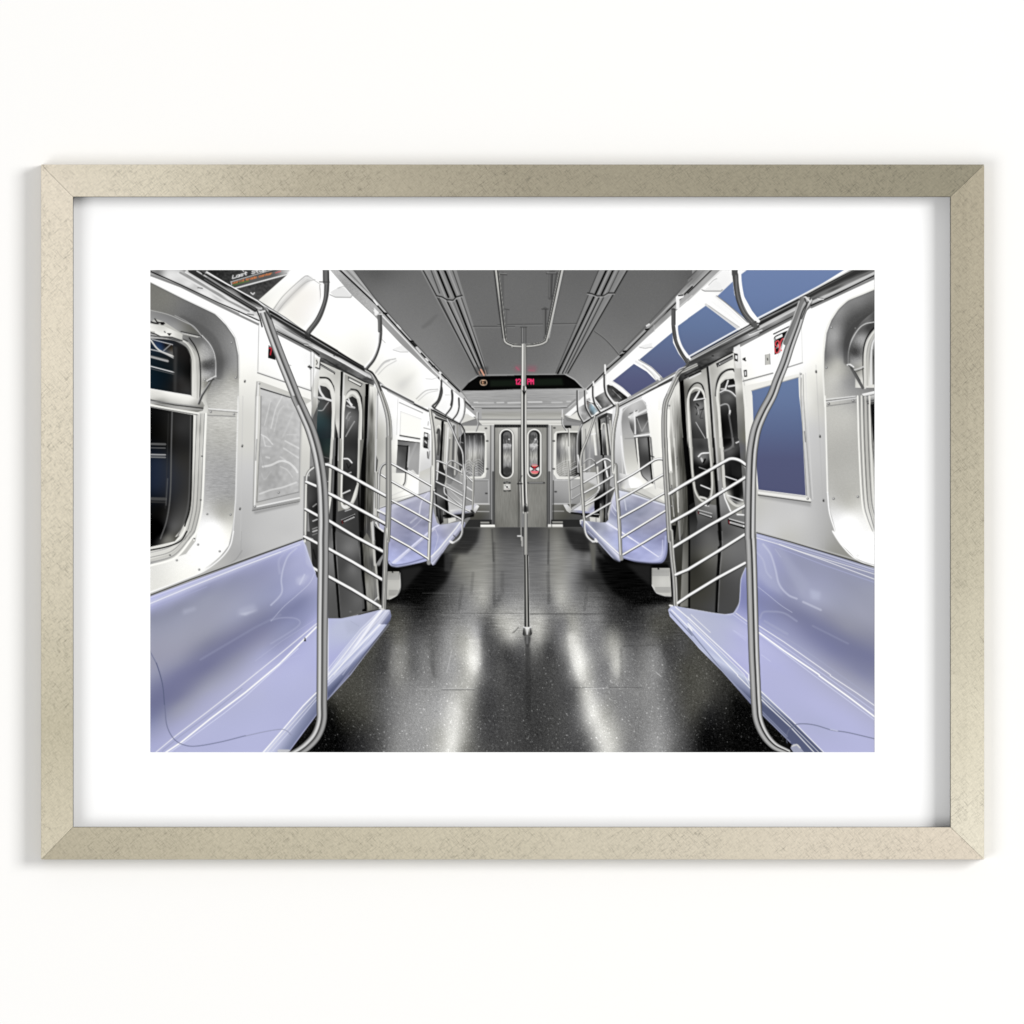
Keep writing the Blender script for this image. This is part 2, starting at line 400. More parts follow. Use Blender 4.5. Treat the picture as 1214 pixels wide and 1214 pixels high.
def text(s, org, ex, ey, w, c, adv=5.4, a=1.0):
    """stroke lettering: org = top-left, ex and ey = the vectors of one font unit"""
    o = pts(org)[0]; ex, ey = np.array(ex, float), np.array(ey, float); x = 0
    for ch in s:
        if ch == ' ': x += 3.2; continue
        for stp in FONT[ch].split('|'):
            q = np.array([[float(t) for t in u.split(',')] for u in stp.split()])
            ln(o+(q[:, :1]+x)*ex+q[:, 1:]*ey, w, c, a=a)
        x += adv
def finish(amount=.45, rad=1.1):
    """the crisp halo of a sharpened photograph, then the sheet's own tooth"""
    global IMG
    b = blur(IMG.copy(), rad*S)
    IMG[:] = np.clip(IMG+amount*(np.clip(IMG, 0, 255)-b), 0, 255)
POLE = [(-1,55),(-.82,125),(-.55,200),(-.3,212),(-.14,120),(-.02,50),(.12,100),(.4,160),(.75,150),(1,50)]
POLER = [(-1,60),(-.8,130),(-.5,178),(-.15,160),(.06,48),(.2,60),(.38,205),(.6,205),(.82,125),(1,50)]
THIN = [(-1,70),(-.6,190),(-.1,225),(.3,150),(.7,100),(1,60)]
THINR = [(-1,75),(-.5,130),(0,150),(.45,220),(.75,170),(1,70)]
BAR = [(-1,35),(-.62,70),(-.3,215),(.2,255),(.7,225),(1,105)]
BARS = [(-1,25),(-.5,90),(-.1,245),(.6,250),(1,130)]
HANG = [(-1,55),(-.75,115),(-.35,95),(-.05,60),(.1,235),(.7,255),(1,190)]
def rivet(p, r=1.3, c0=110, c1=245):
    x, y = pts(p)[0]
    ln([(x-.1, y), (x+.1, y)], r*2, c0); ln([(x-.4, y-.35), (x-.3, y-.35)], r*.9, c1)
def caps(x, y0, y1, w, c, **k): ln([(x, y0+w/2), (x, y1-w/2)], w, c, **k)

# ------------------------------------------------------------------ CEILING
poly("B: 205,43 C: 1214,43 1214,85 1115,215 930,415 770,580 640,700 545,790 B: 870,805 750,690 560,490 345,240",
     F("B: 300,90,96 420,180,112 330,60,88 560,300,116 700,480,122 860,640,120 860,780,135 1000,640,108 950,300,108 600,80,106 900,100,104 C: 60,100,106 300,110,104 300,400,108 300,600,112 80,620,108 500,80,100 520,400,112 600,600,122 560,740,138 700,480,116 800,300,106 900,120,103 1080,80,100 1200,60,92", p=2.6))
grain("z: 400,320 860,320 700,470 540,470", 1.6, .5, .5, 3)
poly("B: 630,400 720,325 740,325 690,385 640,415", 100, a=.55, bl=.8)

# louvre slots, left
poly("B: 625,43 850,43 1050,700 975,700", F("B: 700,60,132 850,300,134 980,600,130 1000,690,128"))
for a_, b_, w_, c_ in (("B: 640,43","B: 985,700",1.3,38),("B: 655,43","B: 990,690",.7,150),("B: 690,43","B: 745,190",1.2,45),("B: 730,43","B: 800,215",2.3,8),("B: 712,43","B: 780,215",.9,170),
                       ("B: 745,43","B: 820,215",.8,165),("B: 775,43","B: 845,215",2.4,10),("B: 800,43","B: 862,200",1.4,158),("B: 825,43","B: 880,200",1.0,40),
                       ("B: 740,215","B: 975,690",1.0,45),("B: 790,235","B: 1003,690",1.7,22),("B: 775,225","B: 990,680",.8,172),("B: 812,235","B: 1012,680",1.0,168),
                       ("B: 850,235","B: 1025,690",2.2,10),("B: 830,240","B: 1015,680",.8,80),("B: 868,215","B: 1036,690",1.0,165),("B: 880,215","B: 1045,700",.9,40)):
    ln([pts(a_)[0], pts(b_)[0]], w_, c_)
ln("B: 730,208 760,215 790,232 830,235 850,215 885,205", 1.6, 40); ln("B: 728,214 760,222 790,240 830,243 852,222 885,213", 1.0, 175)
poly("B: 960,650 1050,650 1045,704 975,704", 70, a=.6, bl=.8)
ln("B: 1003,668 1022,702", 1.6, "#e8a88c", a=.85, bl=.4); ln("B: 990,680 1000,702", .9, "#d89a80", a=.7); ln("B: 1030,672 1036,702", .9, "#c8a090", a=.6)
# louvre slots, right
poly("C: 632,43 812,43 730,190 440,690 370,695 500,380 570,200", F("C: 700,60,130 600,300,130 450,600,122"))
for a_, b_, w_, c_ in (("C: 632,43","C: 570,190",.9,45),("C: 680,43","C: 608,200",2.3,8),("C: 698,43","C: 628,195",.9,165),("C: 722,43","C: 648,200",2.2,14),("C: 742,43","C: 668,195",.9,160),("C: 760,43","C: 690,190",1.0,45),
                       ("C: 812,43","C: 728,190",1.4,25),("C: 800,43","C: 718,185",.8,150),
                       ("C: 600,215","C: 375,690",2.2,10),("C: 618,215","C: 393,690",.8,165),("C: 632,220","C: 405,690",1.4,30),("C: 645,215","C: 412,690",.8,160),
                       ("C: 662,215","C: 424,690",1.2,40),("C: 720,200","C: 438,690",1.3,22),("C: 565,205","C: 362,690",.8,50),("C: 705,205","C: 428,690",.8,150)):
    ln([pts(a_)[0], pts(b_)[0]], w_, c_)
ln("C: 562,190 590,195 620,208 660,208 690,190 728,190", 1.6, 45); ln("C: 560,197 590,203 620,215 662,214 690,198 728,197", 1.0, 170)
for k in range(26):
    t = k/26.; x = 525-t*150; y = 330+t*330
    ln([(590+x/5.278, 312+y/5.278), (590+(x+22)/5.278, 312+(y-14)/5.278)], .6, 150, a=.5)
ln("B: 955,398 1214,398", .9, 62); ln("B: 955,405 1214,405", .6, 135)
ln("C: 0,388 490,380", .8, 62); ln("C: 0,394 490,386", .6, 135)
cv("C: 605,430 660,470 710,520 758,578", .8, 55); cv("C: 610,428 664,468 716,518 764,576", .6, 150, a=.6)
ln("B: 1040,702 1214,700 C: 100,700 360,697", 1.0, 165)
ln("B: 880,800 940,735 985,706", 1.2, 165, bl=.2)
cv("C: 420,697 480,730 520,770 545,790", 1.4, 170, bl=.2)
# ------------------------------------------------------------------ LUMINOUS PANELS LEFT
poly("A: 420,43 B: 60,43 330,320 500,500 700,690 870,830 950,900 F: 960,130 880,190 690,85 480,0 B: 280,665 0,495 A: 1020,445 740,270 720,235",
     F("A: 800,260,246w 760,250,237w 950,100,255 1000,200,251w 1100,90,255 1050,300,254 950,330,246w 1180,350,255 B: 100,150,255 200,300,255 100,400,255 230,480,248w 260,590,233w 150,560,246w 60,500,250w 330,600,243w 450,450,255 420,560,254 560,560,255 450,700,237w 520,760,228w 420,740,239w 590,690,248w 640,620,255 660,760,254 600,850,240w 700,780,255 F: 640,50,237w 760,120,242 850,60,248 860,150,239", p=3.2))
poly("B: 480,760 610,670 560,740 500,800", 190, a=.4, bl=3)
poly("A: 810,300 1000,100 1030,85 1060,100 850,310", 165, a=.55, bl=1.0)
cv("A: 810,300 880,205 1000,95 1030,83", .9, 120, a=.8); cv("A: 822,303 890,220 1010,110 1040,97", .7, 235); cv("A: 838,312 900,235 1010,130 1075,105", .8, 135, a=.7)
ln("A: 1030,82 1115,140", .7, 170)
ln("A: 1105,140 1108,240 1075,340 1010,410", .8, 120, sm=True)
poly("A: 930,150 1110,150 1105,260 1000,400 860,330", "#e8e2dc", a=.4, bl=6)
cv("B: 345,690 400,620 470,600", 1.2, 120, a=.6); cv("B: 360,700 410,650 475,612", 1.0, 180, a=.8); cv("B: 350,680 395,630 430,612", 2, 195, a=.8)
cv("B: 600,850 660,800 735,790", 1.0, 130, a=.7); cv("B: 612,862 670,815 735,800", .8, 190)
poly("B: 60,185 120,150 150,158 195,205 190,220 95,215", 228); ln("B: 60,200 95,216 190,218 198,205", 1.1, 150); cv("B: 110,160 150,150 190,190 240,235", 1.0, 170, a=.8)
poly("B: 450,540 520,510 560,545 545,558", 238); ln("B: 455,545 500,558 548,558", .8, 170)
ln("B: 660,725 700,728 730,718", .7, 185); ln("B: 780,826 810,826", .6, 185)
ln("B: 385,480 405,500", 1.0, 190)
# cornice left
poly("B: 60,43 205,43 345,235 560,480 750,680 885,815 940,885 900,860 700,692 500,505 330,325 200,205",
     F("B: 100,50,170 160,90,160 200,200,150 300,290,150 340,250,185 430,400,160 560,520,150 700,670,165 850,800,190", p=3))
poly("B: 60,43 118,43 350,275 340,325 200,205", F("B: 90,60,186 160,130,160 250,210,172 310,290,178"), a=.9)
grain("B: 60,43 118,43 350,275 330,325 200,205", 7, .6, .6, 11)
ln("B: 118,43 350,262 545,475 700,640 870,805", 1.7, 18)
ln("B: 135,43 360,258 552,470 705,632 880,800", 1.0, 205)
ln("B: 160,43 375,262 560,468", 1.2, 120); ln("B: 205,43 350,232 560,470 752,674 880,805", 1.0, 70)
ln("B: 185,43 352,245 565,482", .8, 200, a=.7)
ln("B: 335,300 390,335 540,490 690,655 840,800", 1.4, 240, a=.9); ln("B: 390,350 530,500 690,665", 1.3, 150)
for q, c_ in (("B: 335,235 355,262", 235), ("B: 395,315 415,318", 20), ("B: 560,490 580,493", 20), ("B: 580,500 600,520", 40), ("B: 700,645 712,648", 40), ("B: 745,685 752,690", 240), ("B: 785,735 790,740",240),("B: 480,390 500,412",215), ("B: 600,530 625,560",205), ("B: 660,600 672,612", 225)):
    ln(q, 2.0, c_, bl=.3)
poly("B: 335,280 385,330 340,330", 240)
# ------------------------------------------------------------------ LUMINOUS PANELS RIGHT
poly("D: 0,165 205,43 370,43 1010,43 720,235 430,390 0,600 C: 1214,600 1110,660 830,830 730,890 560,900 540,800 600,760 700,660 950,420 1214,190",
     F("D: 100,200,255 60,230,250 200,150,240 300,60,245 600,300,255 C: 1100,380,255 1160,260,255 900,530,250 740,640,255 720,690,250 600,830,240 850,740,255", p=3))
BLU = G("z: 860,326 860,462", (0, (109,128,168)), (.18, (106,125,165)), (.46, (98,116,152)), (.75, (91,101,133)), (.92, (85,89,122)), (1, (82,86,118)))
BLU2 = G("z: 890,325 830,430", (0, "#6a86b4"), (.5, "#60789f"), (1, "#53608c"))
poly("D: 372,43 980,43 720,205 440,352 400,300 350,210 332,120 330,75", BLU)
poly("D: 280,118 290,200 335,300 380,375 345,340 185,208", BLU)
poly("D: 112,268 305,415 330,430 0,597 D: 0,348", BLU)
poly("C: 1214,330 1214,605 1195,605 1150,540 1122,450 1125,395", BLU)
poly("C: 1090,435 1095,500 1130,570 1180,635 1155,655 1035,722 960,650 885,605", BLU)
poly("C: 850,632 930,680 990,740 835,830 780,780 718,738", BLU)
# panel ribs right
cv("C: 880,608 960,655 1025,722", 1.3, 170); cv("C: 862,618 940,668 1010,730", 2.6, 232); cv("C: 905,640 960,690 990,735", 1.0, 185)
cv("C: 715,742 770,775 830,835", .9, 200); cv("C: 700,755 760,790 810,840", 1.6, 235)
cv("D: 180,208 260,270 385,385", 1.2, 120); cv("D: 170,212 260,290 375,392", .8, 225); cv("D: 112,262 200,325 330,425", 2.8, 205, a=.8); cv("D: 130,270 215,330 345,420", 1.0, 165)
cv("D: 150,245 240,310 355,412", 1.4, 245)
poly("D: 90,175 130,150 175,110 205,130 215,165 200,178 105,180", 236); ln("D: 88,170 105,178 205,178 215,170", 1.2, 130); cv("D: 130,140 160,110 180,100", .9, 170)
ln("C: 885,528 920,535 965,528", .8, 150)
poly("C: 890,520 965,500 960,528 900,530", 232, a=.7)
# advert far right (dark)
poly("C: 690,765 740,790 805,850 740,882 715,870 690,830", F("C: 700,770,60 760,810,110 730,850,140 780,850,70", p=3)); ln("C: 690,765 740,790 805,850", 1.3, 30, sm=True)
# cornice right
poly("C: 1214,85 1214,215 1115,300 950,450 800,590 700,680 560,800 545,790 640,700 770,575 930,412 1115,210",
     F("C: 1200,110,120 1200,160,150 1120,260,165 1000,360,135 1010,400,175 900,480,160 800,570,150 700,660,175 600,760,200", p=3))
poly("D: 0,100 50,43 205,43 0,240", F("D: 40,80,120 100,90,165 40,160,160 150,60,160"))
ln("D: 0,190 150,43", 1.4, 28); ln("D: 0,180 140,43", .8, 185); ln("D: 0,102 60,43", .9, 60); ln("D: 0,150 105,43",.8,120); ln("D: 215,43 0,240", .8, 205)
ln("C: 1214,150 1130,235 935,425 770,590 680,670 560,790", 1.7, 25)
ln("C: 1214,138 1120,225 925,415 765,575 670,660", .9, 195); ln("C: 1214,100 1105,205 925,395 760,565", .8, 80)
ln("C: 1214,205 1140,270", 1.0, 215)
ln("C: 975,390 980,430", 1.0, 220); poly("C: 1000,340 1060,300 985,400 975,430 900,490 915,455", 150, a=.6)
poly("C: 1112,215 1130,195 1165,200 1160,215 1135,230 1135,290 1115,290", 242); ln("C: 1130,205 1155,203", 1.6, 30)
for q, c_ in (("C: 925,418 942,415", 20), ("C: 765,580 780,572", 20), ("C: 785,555 800,553", 25), ("C: 680,665 690,660", 25), ("C: 670,640 672,700", 235), ("C: 597,745 600,770", 235), ("C: 930,395 945,385", 220)):
    ln(q, 2.0, c_, bl=.3)
# ------------------------------------------------------------------ SIGN + HEAD WALL
poly("B: 880,800 925,750 985,710 1214,706 C: 100,703 420,700 480,735 530,785 100,790 B: 1000,800", 8)
poly("B: 1060,735 1214,732 C: 400,722 410,765 B: 1060,775", "#161d16", a=.9, bl=.6)
ln("B: 875,802 1214,802 C: 100,795 540,788", 1.0, 150)
poly("z: 548,464 694,461 700,475 676,485 562,485", F("z: 560,470,165 600,470,158 650,470,160 690,468,175 560,482,150 620,480,150 670,480,160"))
grain("z: 548,464 694,461 676,483 562,483", 4, 4, .5, 5)
for x0_, x1_, y_, c_ in ((562,566,477.5,235),(566,585,478,205),(589,597,477.6,222),(602,617,477.9,232),(626,642,477,240),(654,666,477.5,205),(672,676,476.5,215)):
    ln([(x0_, y_), (x1_, y_-.2)], .9, c_, a=.8, bl=.5)
ln("c: 220,425 1214,425 d: 320,425", 1.0, 205); ln("c: 220,450 1214,448 d: 320,440", 1.2, 78); ln("c: 230,437 1214,437", .8, 150)
poly("z: 561,485.5 671,484.5 666,505 566,505", G("z: 600,485 600,505", (0, 168), (.3, "158w"), (.55, "186w"), (.6, 120), (.7, "225w"), (.85, "200w"), (.93, "228w"), (1, 140)))
grain("z: 561,485.5 671,484.5 666,505 566,505", 3, 6, .4, 6)
ln("c: 270,470 270,570", 1.0, 110); poly("z: 561,484 571,484 571,497 566,497", 165)
# gap right head corner
poly("d: 320,440 440,330 440,400 300,530 260,480", 160); ln("d: 320,440 420,345", .9, 110); ln("d: 345,440 430,365", .7, 215)
poly("d: 295,530 440,405 440,470 360,545", 245); poly("d: 295,545 360,545 460,480 510,600 380,575", "222w"); poly("d: 300,560 500,608 480,625 320,600", 125)
ln("d: 295,545 380,575 500,605", .7, 90)
poly("c: 110,370 220,460 245,555 150,530", 160); poly("c: 125,440 245,545 170,550 130,490", 250); ln("c: 110,365 215,465", 1.3, 30); ln("c: 130,360 225,450", .8, 220)
poly("c: 120,510 250,575 70,640 100,560", "215w"); poly("c: 250,580 60,640 60,655 320,650", 130); ln("c: 245,575 75,632", .8, 75)
# far wall field
poly("z: 545,505 586,505 586,625 545,625", F("z: 550,510,200w 575,510,200w 580,560,150 560,600,140 580,620,110 550,615,120"))
poly("z: 648,505 700,505 700,625 648,625", F("z: 652,510,170w 690,510,190w 655,570,165 675,590,150 655,600,120 680,612,110"))
# door leaves
poly("z: 586,504 617,504 617,625 586,625", F("z: 588,510,150w 612,510,205w 613,540,165w 590,560,125w 600,580,130w 592,600,128w 605,615,124w 613,600,118w 588,622,108w 604,560,140w 613,575,128w"))
poly("z: 624,504 649,504 649,625 624,625", F("z: 646,510,140w 626,530,160w 646,560,130w 630,580,128w 640,600,130w 632,615,126w 647,620,112w 628,618,130w"))
poly("z: 586,503.5 650,503.5 650,507 586,507", 28); 
for x_ in np.arange(588, 648, 3.1): ln([(x_, 505.2), (x_+1.4, 505.2)], .8, 95)
grain("z: 586,504 649,504 649,625 586,625", 3, .4, 3, 8)
for x_, c_, w_ in ((581.5,70,1.0),(583,160,1.6),(584.6,205,1.0),(586,70,1.4),(648.6,60,1.4),(650.3,150,1.5),(652.3,200,1.3),(654,90,1.0)):
    ln([(x_, 505), (x_, 624)], w_, c_)
ln("z: 584.6,560 584.6,624", 2.6, 50, a=.7); ln("z: 651,560 651,624", 2.6, 50, a=.7)
for sx_, (cx, tone) in enumerate(((600.3, 1), (633.2, 1))):
    caps(cx, 508, 568, 18.2, 95); caps(cx, 508.4, 567.6, 17.2, "235w"); caps(cx, 510.2, 566, 13.4, 60); caps(cx, 510.6, 565.5, 12.6, 25)
    gx = cx+.9 if sx_ == 0 else cx-.9
    caps(gx, 512, 564.5, 9.8, G([(gx, 512), (gx, 564)], (0, 105), (.25, 90), (.32, 190), (.4, 120), (.55, "168w"), (.75, 140), (.85, 70), (1, 60)))
    grain([(gx-4.5, 514), (gx+4.5, 514), (gx+4.5, 562), (gx-4.5, 562)], 14, .5, 1.2, 20+sx_)
    ln([(gx-4, 527.5), (gx, 526.5), (gx+4.5, 528)], 1.1, 225, a=.8); ln([(gx-2, 519), (gx-1, 519)], 5, 60, a=.6, bl=.7); ln([(gx+2, 521), (gx+2.2, 521)], 1.6, 235)
ln("z: 600.8,557.5 601,557.5", 7.5, 55, a=.8, bl=.5)
cv("z: 631,527 635,521 637,524 634,530 631,534", .8, 215, a=.8); cv("z: 636,519 634,525 637,528", .7, 220, a=.8)
# door sticker
ln("z: 633.3,556.2 633.4,556.2", 11.6, 225); poly("z: 628.2,553.2 629.5,551.6 638,551.8 638.8,553.4 635.6,554.6 632.6,555.4 630.6,554.6", 40); poly("z: 629.4,552.2 638.2,552 637,553.8 633.4,555.2 630.4,553.8", "#c82030"); ln("z: 630.8,552.4 636.2,552.4", 1.0, "#f0e4c8"); ln("z: 631,550.8 636,551", .9, "#b85468")
ln("z: 629.8,553.6 636.8,558.6", 1.3, 30); ln("z: 637.2,553.6 630,558.6", 1.3, 30); ln("z: 632.8,556 634.2,556.2", 1.3, "#c46070"); ln("z: 629.2,558.6 638,558.6", .9, "#904050")
poly("z: 628.8,558.8 638.6,558.6 637.2,561.2 634,562.2 631,561.6", "#e4707c"); ln("z: 630.5,561.4 636.5,561.4", .9, "#c8b088"); ln("z: 630,563.8 636,563.4", 1.0, 80)
# little plates below windows
poly("z: 597,574 605,574 605,581 597,581", "200w"); ln("z: 597.3,571.8 604.8,571.8", 1.6, 110); ln("z: 597.4,572.8 598.4,572.8", 1.4, 25); ln("z: 603.4,572.6 604.6,572.6", 1.4, 40); ln("z: 600.4,571.4 601.4,571.4", .9, 40)
ln("z: 600.9,577.4 601.1,577.4", 1.9, 10); ln("z: 600.6,575.6 601.4,575.6", 1.0, 245); ln("z: 599,577.6 599.6,578.4", .9, 240); ln("z: 602.6,576.8 602.9,577.6", .9, 240); ln("z: 602.6,579.4 603.2,579.6", .9, 130); ln("z: 598.8,575.6 599.4,575.8", .9, 130); ln("z: 600.8,579.8 601.4,580", 1.0, "#c8b4b6")
ln("z: 597.4,582 598.8,582.2", 1.3, 45); ln("z: 600.2,582 601.6,581.8", 1.1, 60); ln("z: 603,582 604.8,581.8", 1.4, 35)
ln("z: 626,572.5 645,572.5", 2.0, 60)
for x_ in np.arange(627, 644, 1.7): ln([(x_, 572.4), (x_+.9, 572.4)], .9, 190, a=.8)
ln("z: 614.6,505 614.6,624", 1.6, 45, a=.5); ln("z: 616.5,508 616.8,624", 1.0, 40)
# side windows of the end wall, left then right
poly("z: 548.5,515 549.5,512.3 574,512.3 576,515 576.5,560 572,567 550,567 547,562", "238w", sm=False)
poly("z: 549,513.5 573,513.5 575,518 574,560 570,565 550,565", F("z: 552,515,40 572,516,50 556,530,150 562,540,185w 568,530,150 570,550,90 555,560,120 565,562,140 572,522,60"))
grain("z: 549,514 574,514 574,564 550,564", 9, .5, 2, 31)
for k, x_ in enumerate((553, 556.5, 560, 562, 566, 570.5)):
    cv([(x_, 517), (x_+.6, 530), (x_-.3, 545)], .8, 215 if k % 2 else 80, a=.6)
for k in range(6):
    cv([(551.5, 548+k*3.2), (556, 545.2+k*3.2), (560, 549+k*3.2), (566, 553+k*2.6)], .6, 220, a=.8); cv([(562, 547+k*3), (567, 544.6+k*3), (572.5, 548.6+k*3)], .6, 215, a=.8)
ln("z: 550,513.6 574,513.8", 1.3, 25); cv("z: 549,512.4 571,512.4 575.3,516 575.8,540 575.3,561 571.5,566 549,566.4", 1.9, "225w")
poly("z: 656.5,515 659,511.8 688,511.8 688,568 660,568 656,562", "232w")
poly("z: 659.5,514 688,513.5 688,565 663,565 659,560", F("z: 661,515,30 686,515,30 668,522,190w 665,535,130 672,530,205w 680,540,110 675,545,160w 684,555,30 668,560,150w 684,530,60"))
grain("z: 660,514 687,514 687,564 661,564", 9, .5, 2, 32)
for k, x_ in enumerate((663, 666.5, 670, 674, 677.5, 681)):
    cv([(x_, 519), (x_-.6, 532), (x_+.3, 548)], .8, 210 if k % 2 else 80, a=.55)
for k in range(7):
    ln([(658.5, 553+k*2.6), (668, 547+k*2.6), (676, 545+k*2.8)], .6, 220, a=.8); ln([(667, 556+k*2.2), (682, 547+k*2.6)], .6, 215, a=.7)
ln("z: 661,513.6 687,513.2", 1.4, 25); cv("z: 688,512.2 663,512.4 658.6,516.5 658,540 658.8,561 663,566 688,566.4", 1.9, "225w")
for x_, y_ in ((576,508),(657,507.5),(577.5,523),(577.5,556),(656.3,523),(656.3,556),(576.5,585),(658.5,583),(577,613.5),(658,612)):
    ln([(x_-.6, y_), (x_+.6, y_)], 2.0, 55, a=.75, bl=.3)
poly("z: 669,504.5 677,504.5 677,508 669,508", 30)
# lower side lockers
ln("z: 561,569 579,569 579.5,597 562,597", .7, 205, cl=True); ln("z: 561,570 578.6,570", .6, 90)
poly("z: 561,597.5 580.5,597.5 580.5,620 556,620", F("z: 570,600,110w 570,612,75w 575,618,80")); ln("z: 562,597.6 580,597.8", 1.1, 215); ln("z: 566,606.3 579.5,606.5", .9, 195)
ln("z: 655.5,569.5 677,569.5 677,597 655.5,597", .7, 200, cl=True)
poly("z: 655,597.5 690,597.5 690,620 655,620", F("z: 660,600,105w 670,612,75w 675,618,70")); ln("z: 655,597.6 672,597.6", 1.1, 200); ln("z: 655,606 668,606", .9, 190)
ln("z: 655.8,570 655.8,620", 1.2, 50)
poly("z: 556,616 583,616 583,625 550,625", 45); poly("z: 653,616 692,616 692,625 653,625", 40)
poly("z: 569.5,622 586.5,622 587,627.3 569.5,627.3", "240w"); poly("z: 569.5,618.5 580,618.5 580,620.5 569.5,620.5", "150w"); ln("z: 570,624.8 586,624.8", .7, "170w")
poly("z: 649.5,621.5 667,621.5 667,627 649,627", "225w"); poly("z: 654.5,618 667,618 667,620.3 654.5,620.3", "140w"); ln("z: 650,624.6 666,624.6", .7, "150w"); ln("z: 653.7,621.5 653.7,627", 1.0, 90)

# ------------------------------------------------------------------ FLOOR
poly("z: 470,625 780,625 900,760 960,892 300,892 420,740",
     F("r: 150,20,15 360,20,46 390,40,73 440,15,73 440,40,78 470,40,96 500,20,112w 500,60,126w 540,20,70 560,60,90 600,40,73 650,20,72 665,60,93 700,20,104w 710,60,131w 750,50,72 770,30,73 790,80,72 "
       "375,95,75 400,100,104w 430,100,122w 490,110,135w 550,100,107 600,100,109 670,100,113 715,110,137w 765,100,122 800,95,109 825,110,72 260,150,16 340,150,40 385,150,78 440,150,129w 490,165,148w 545,165,109 600,165,118 650,165,113 712,165,148w 752,150,129 790,160,70 830,150,46 880,180,12 950,220,12 "
       "240,230,40 300,225,14 355,225,57 395,220,93 435,225,124 492,225,162w 520,235,109 565,235,137 640,235,131 690,235,122 715,225,173w 760,220,126 800,225,109 850,225,73 900,240,42 960,235,38 1010,240,73 "
       "210,300,74w 240,300,79w 290,300,59 340,300,75 385,285,113 430,290,140 470,290,135 500,300,91 535,285,162w 570,290,182w 655,290,178w 695,300,113 730,300,122 750,290,148w 790,290,131 830,290,124 865,290,74 900,300,59 960,300,61 1005,300,74w 1050,300,72w "
       "570,335,184w 655,335,173w 600,370,100 150,360,74w 200,360,73 235,375,122w 270,360,89 310,365,104 340,360,100 380,340,142 420,350,162w 450,350,186w 465,330,173 485,350,107 520,350,87 560,380,74 680,370,73 720,350,122 750,345,188w 770,380,225w 800,360,144 840,340,124 872,345,148w 885,380,176w 915,380,109 960,375,104 1000,375,111 1030,380,72 1080,360,73 1130,380,70w "
       "120,430,70w 190,430,70 235,430,137w 275,430,100 315,430,118 335,430,109 365,420,144 400,430,157 430,430,179w 460,410,238w 462,450,190w 490,420,109 540,430,77 620,430,72 700,430,73 735,420,113 775,430,240w 795,450,190w 825,430,137 860,430,129 888,430,195w 912,440,126 955,430,118 1000,430,135 1040,440,85 1090,430,70w 1150,450,74w "
       "50,500,70w 120,500,73w 200,500,100 260,500,131 320,500,142 370,490,155 420,500,175w 445,500,173w 480,500,91 540,500,74 620,500,61 700,500,72 760,500,100 800,510,205w 830,500,153 880,500,131 940,500,129 1000,500,133 1040,500,98 1100,510,73w 1150,520,72w "
       "60,570,42w 130,570,68w 190,570,96 250,570,137 300,560,153 350,570,168 410,560,214w 435,560,162w 480,570,74 560,570,70 640,570,59 720,570,74 770,570,113 815,570,230w 850,570,173w 900,570,131 960,570,126 1015,570,135 1060,570,89 1110,560,72w 1160,570,36 "
       "50,640,8 120,640,42 180,640,79 240,640,140 300,640,153 360,640,181w 400,640,224w 430,640,162w 480,640,79 560,640,68 640,640,57 720,640,70 790,640,102 840,630,220w 880,640,184w 940,640,122 1000,640,146 1050,640,115 1090,640,72 1140,640,14 1190,650,8 "
       "220,685,131 300,685,148 390,685,222w 430,685,129w 560,685,68 700,685,68 810,685,107 860,685,210w 920,685,131 1010,685,153 1060,680,96", sy=1.7, c=7))
poly("r: 205,132 300,130 335,118 385,92 392,120 375,175 335,215 290,240 205,240", 8, a=.93, bl=1.8); poly("r: 372,95 415,92 380,165 350,200", 22, a=.35, bl=1.5)
poly("r: 822,100 838,105 1000,150 1048,200 1050,240 960,250 900,225 855,185", 7, a=.93, bl=1.8); poly("r: 420,15 478,15 470,55 440,92 380,92 415,50", 28, a=.72, bl=1.6); poly("r: 730,15 790,30 822,90 760,80 742,50", 28, a=.72, bl=1.6); poly("r: 782,150 830,150 880,240 830,200", 30, a=.45, bl=2)
poly("z: 352,892 384,842 396,834 404,892", 5, a=.9, bl=4); poly("z: 868,822 890,838 930,892 866,892", 5, a=.9, bl=3.5)
poly("r: 443,345 480,345 480,420 463,455 446,430", "245w", a=.35, bl=1.6); poly("r: 738,330 762,330 798,470 775,480 748,400", "245w", a=.35, bl=1.6)
poly("r: 215,365 262,365 255,440 215,470 205,430", 140, a=.35, bl=1.6); poly("r: 300,375 330,375 335,470 305,480", 135, a=.35, bl=1.6); poly("r: 905,375 935,372 940,470 905,480", 135, a=.3, bl=1.4); poly("r: 975,378 1020,372 1035,440 1000,470", 140, a=.35, bl=1.6)
ln("r: 336,380 334,420 342,460", 3.2, 72, a=0.20, bl=1.1); ln("r: 900,380 902,470", 2.6, 70, a=0.20, bl=.9); ln("r: 545,150 545,210 520,250", 3.0, 62, a=0.20, bl=.8); ln("r: 680,150 685,240", 3.0, 66, a=0.20, bl=.8); ln("r: 457,150 452,210", 2.4, 66, a=0.20, bl=.7); ln("r: 520,60 520,240", 2.6, 60, a=0.28, bl=.6); ln("r: 683,60 684,240", 2.2, 60, a=0.23, bl=.6); ln("r: 800,190 790,260", 2.6, 66, a=0.23, bl=.7); ln("r: 425,190 415,260", 2.6, 66, a=0.23, bl=.7)
grain("z: 470,640 790,640 860,760 420,760", 4, 5, .35, 41, bl=6); grain("z: 580,724 650,724 650,752 580,752", 7, 4, .5, 44, bl=3)
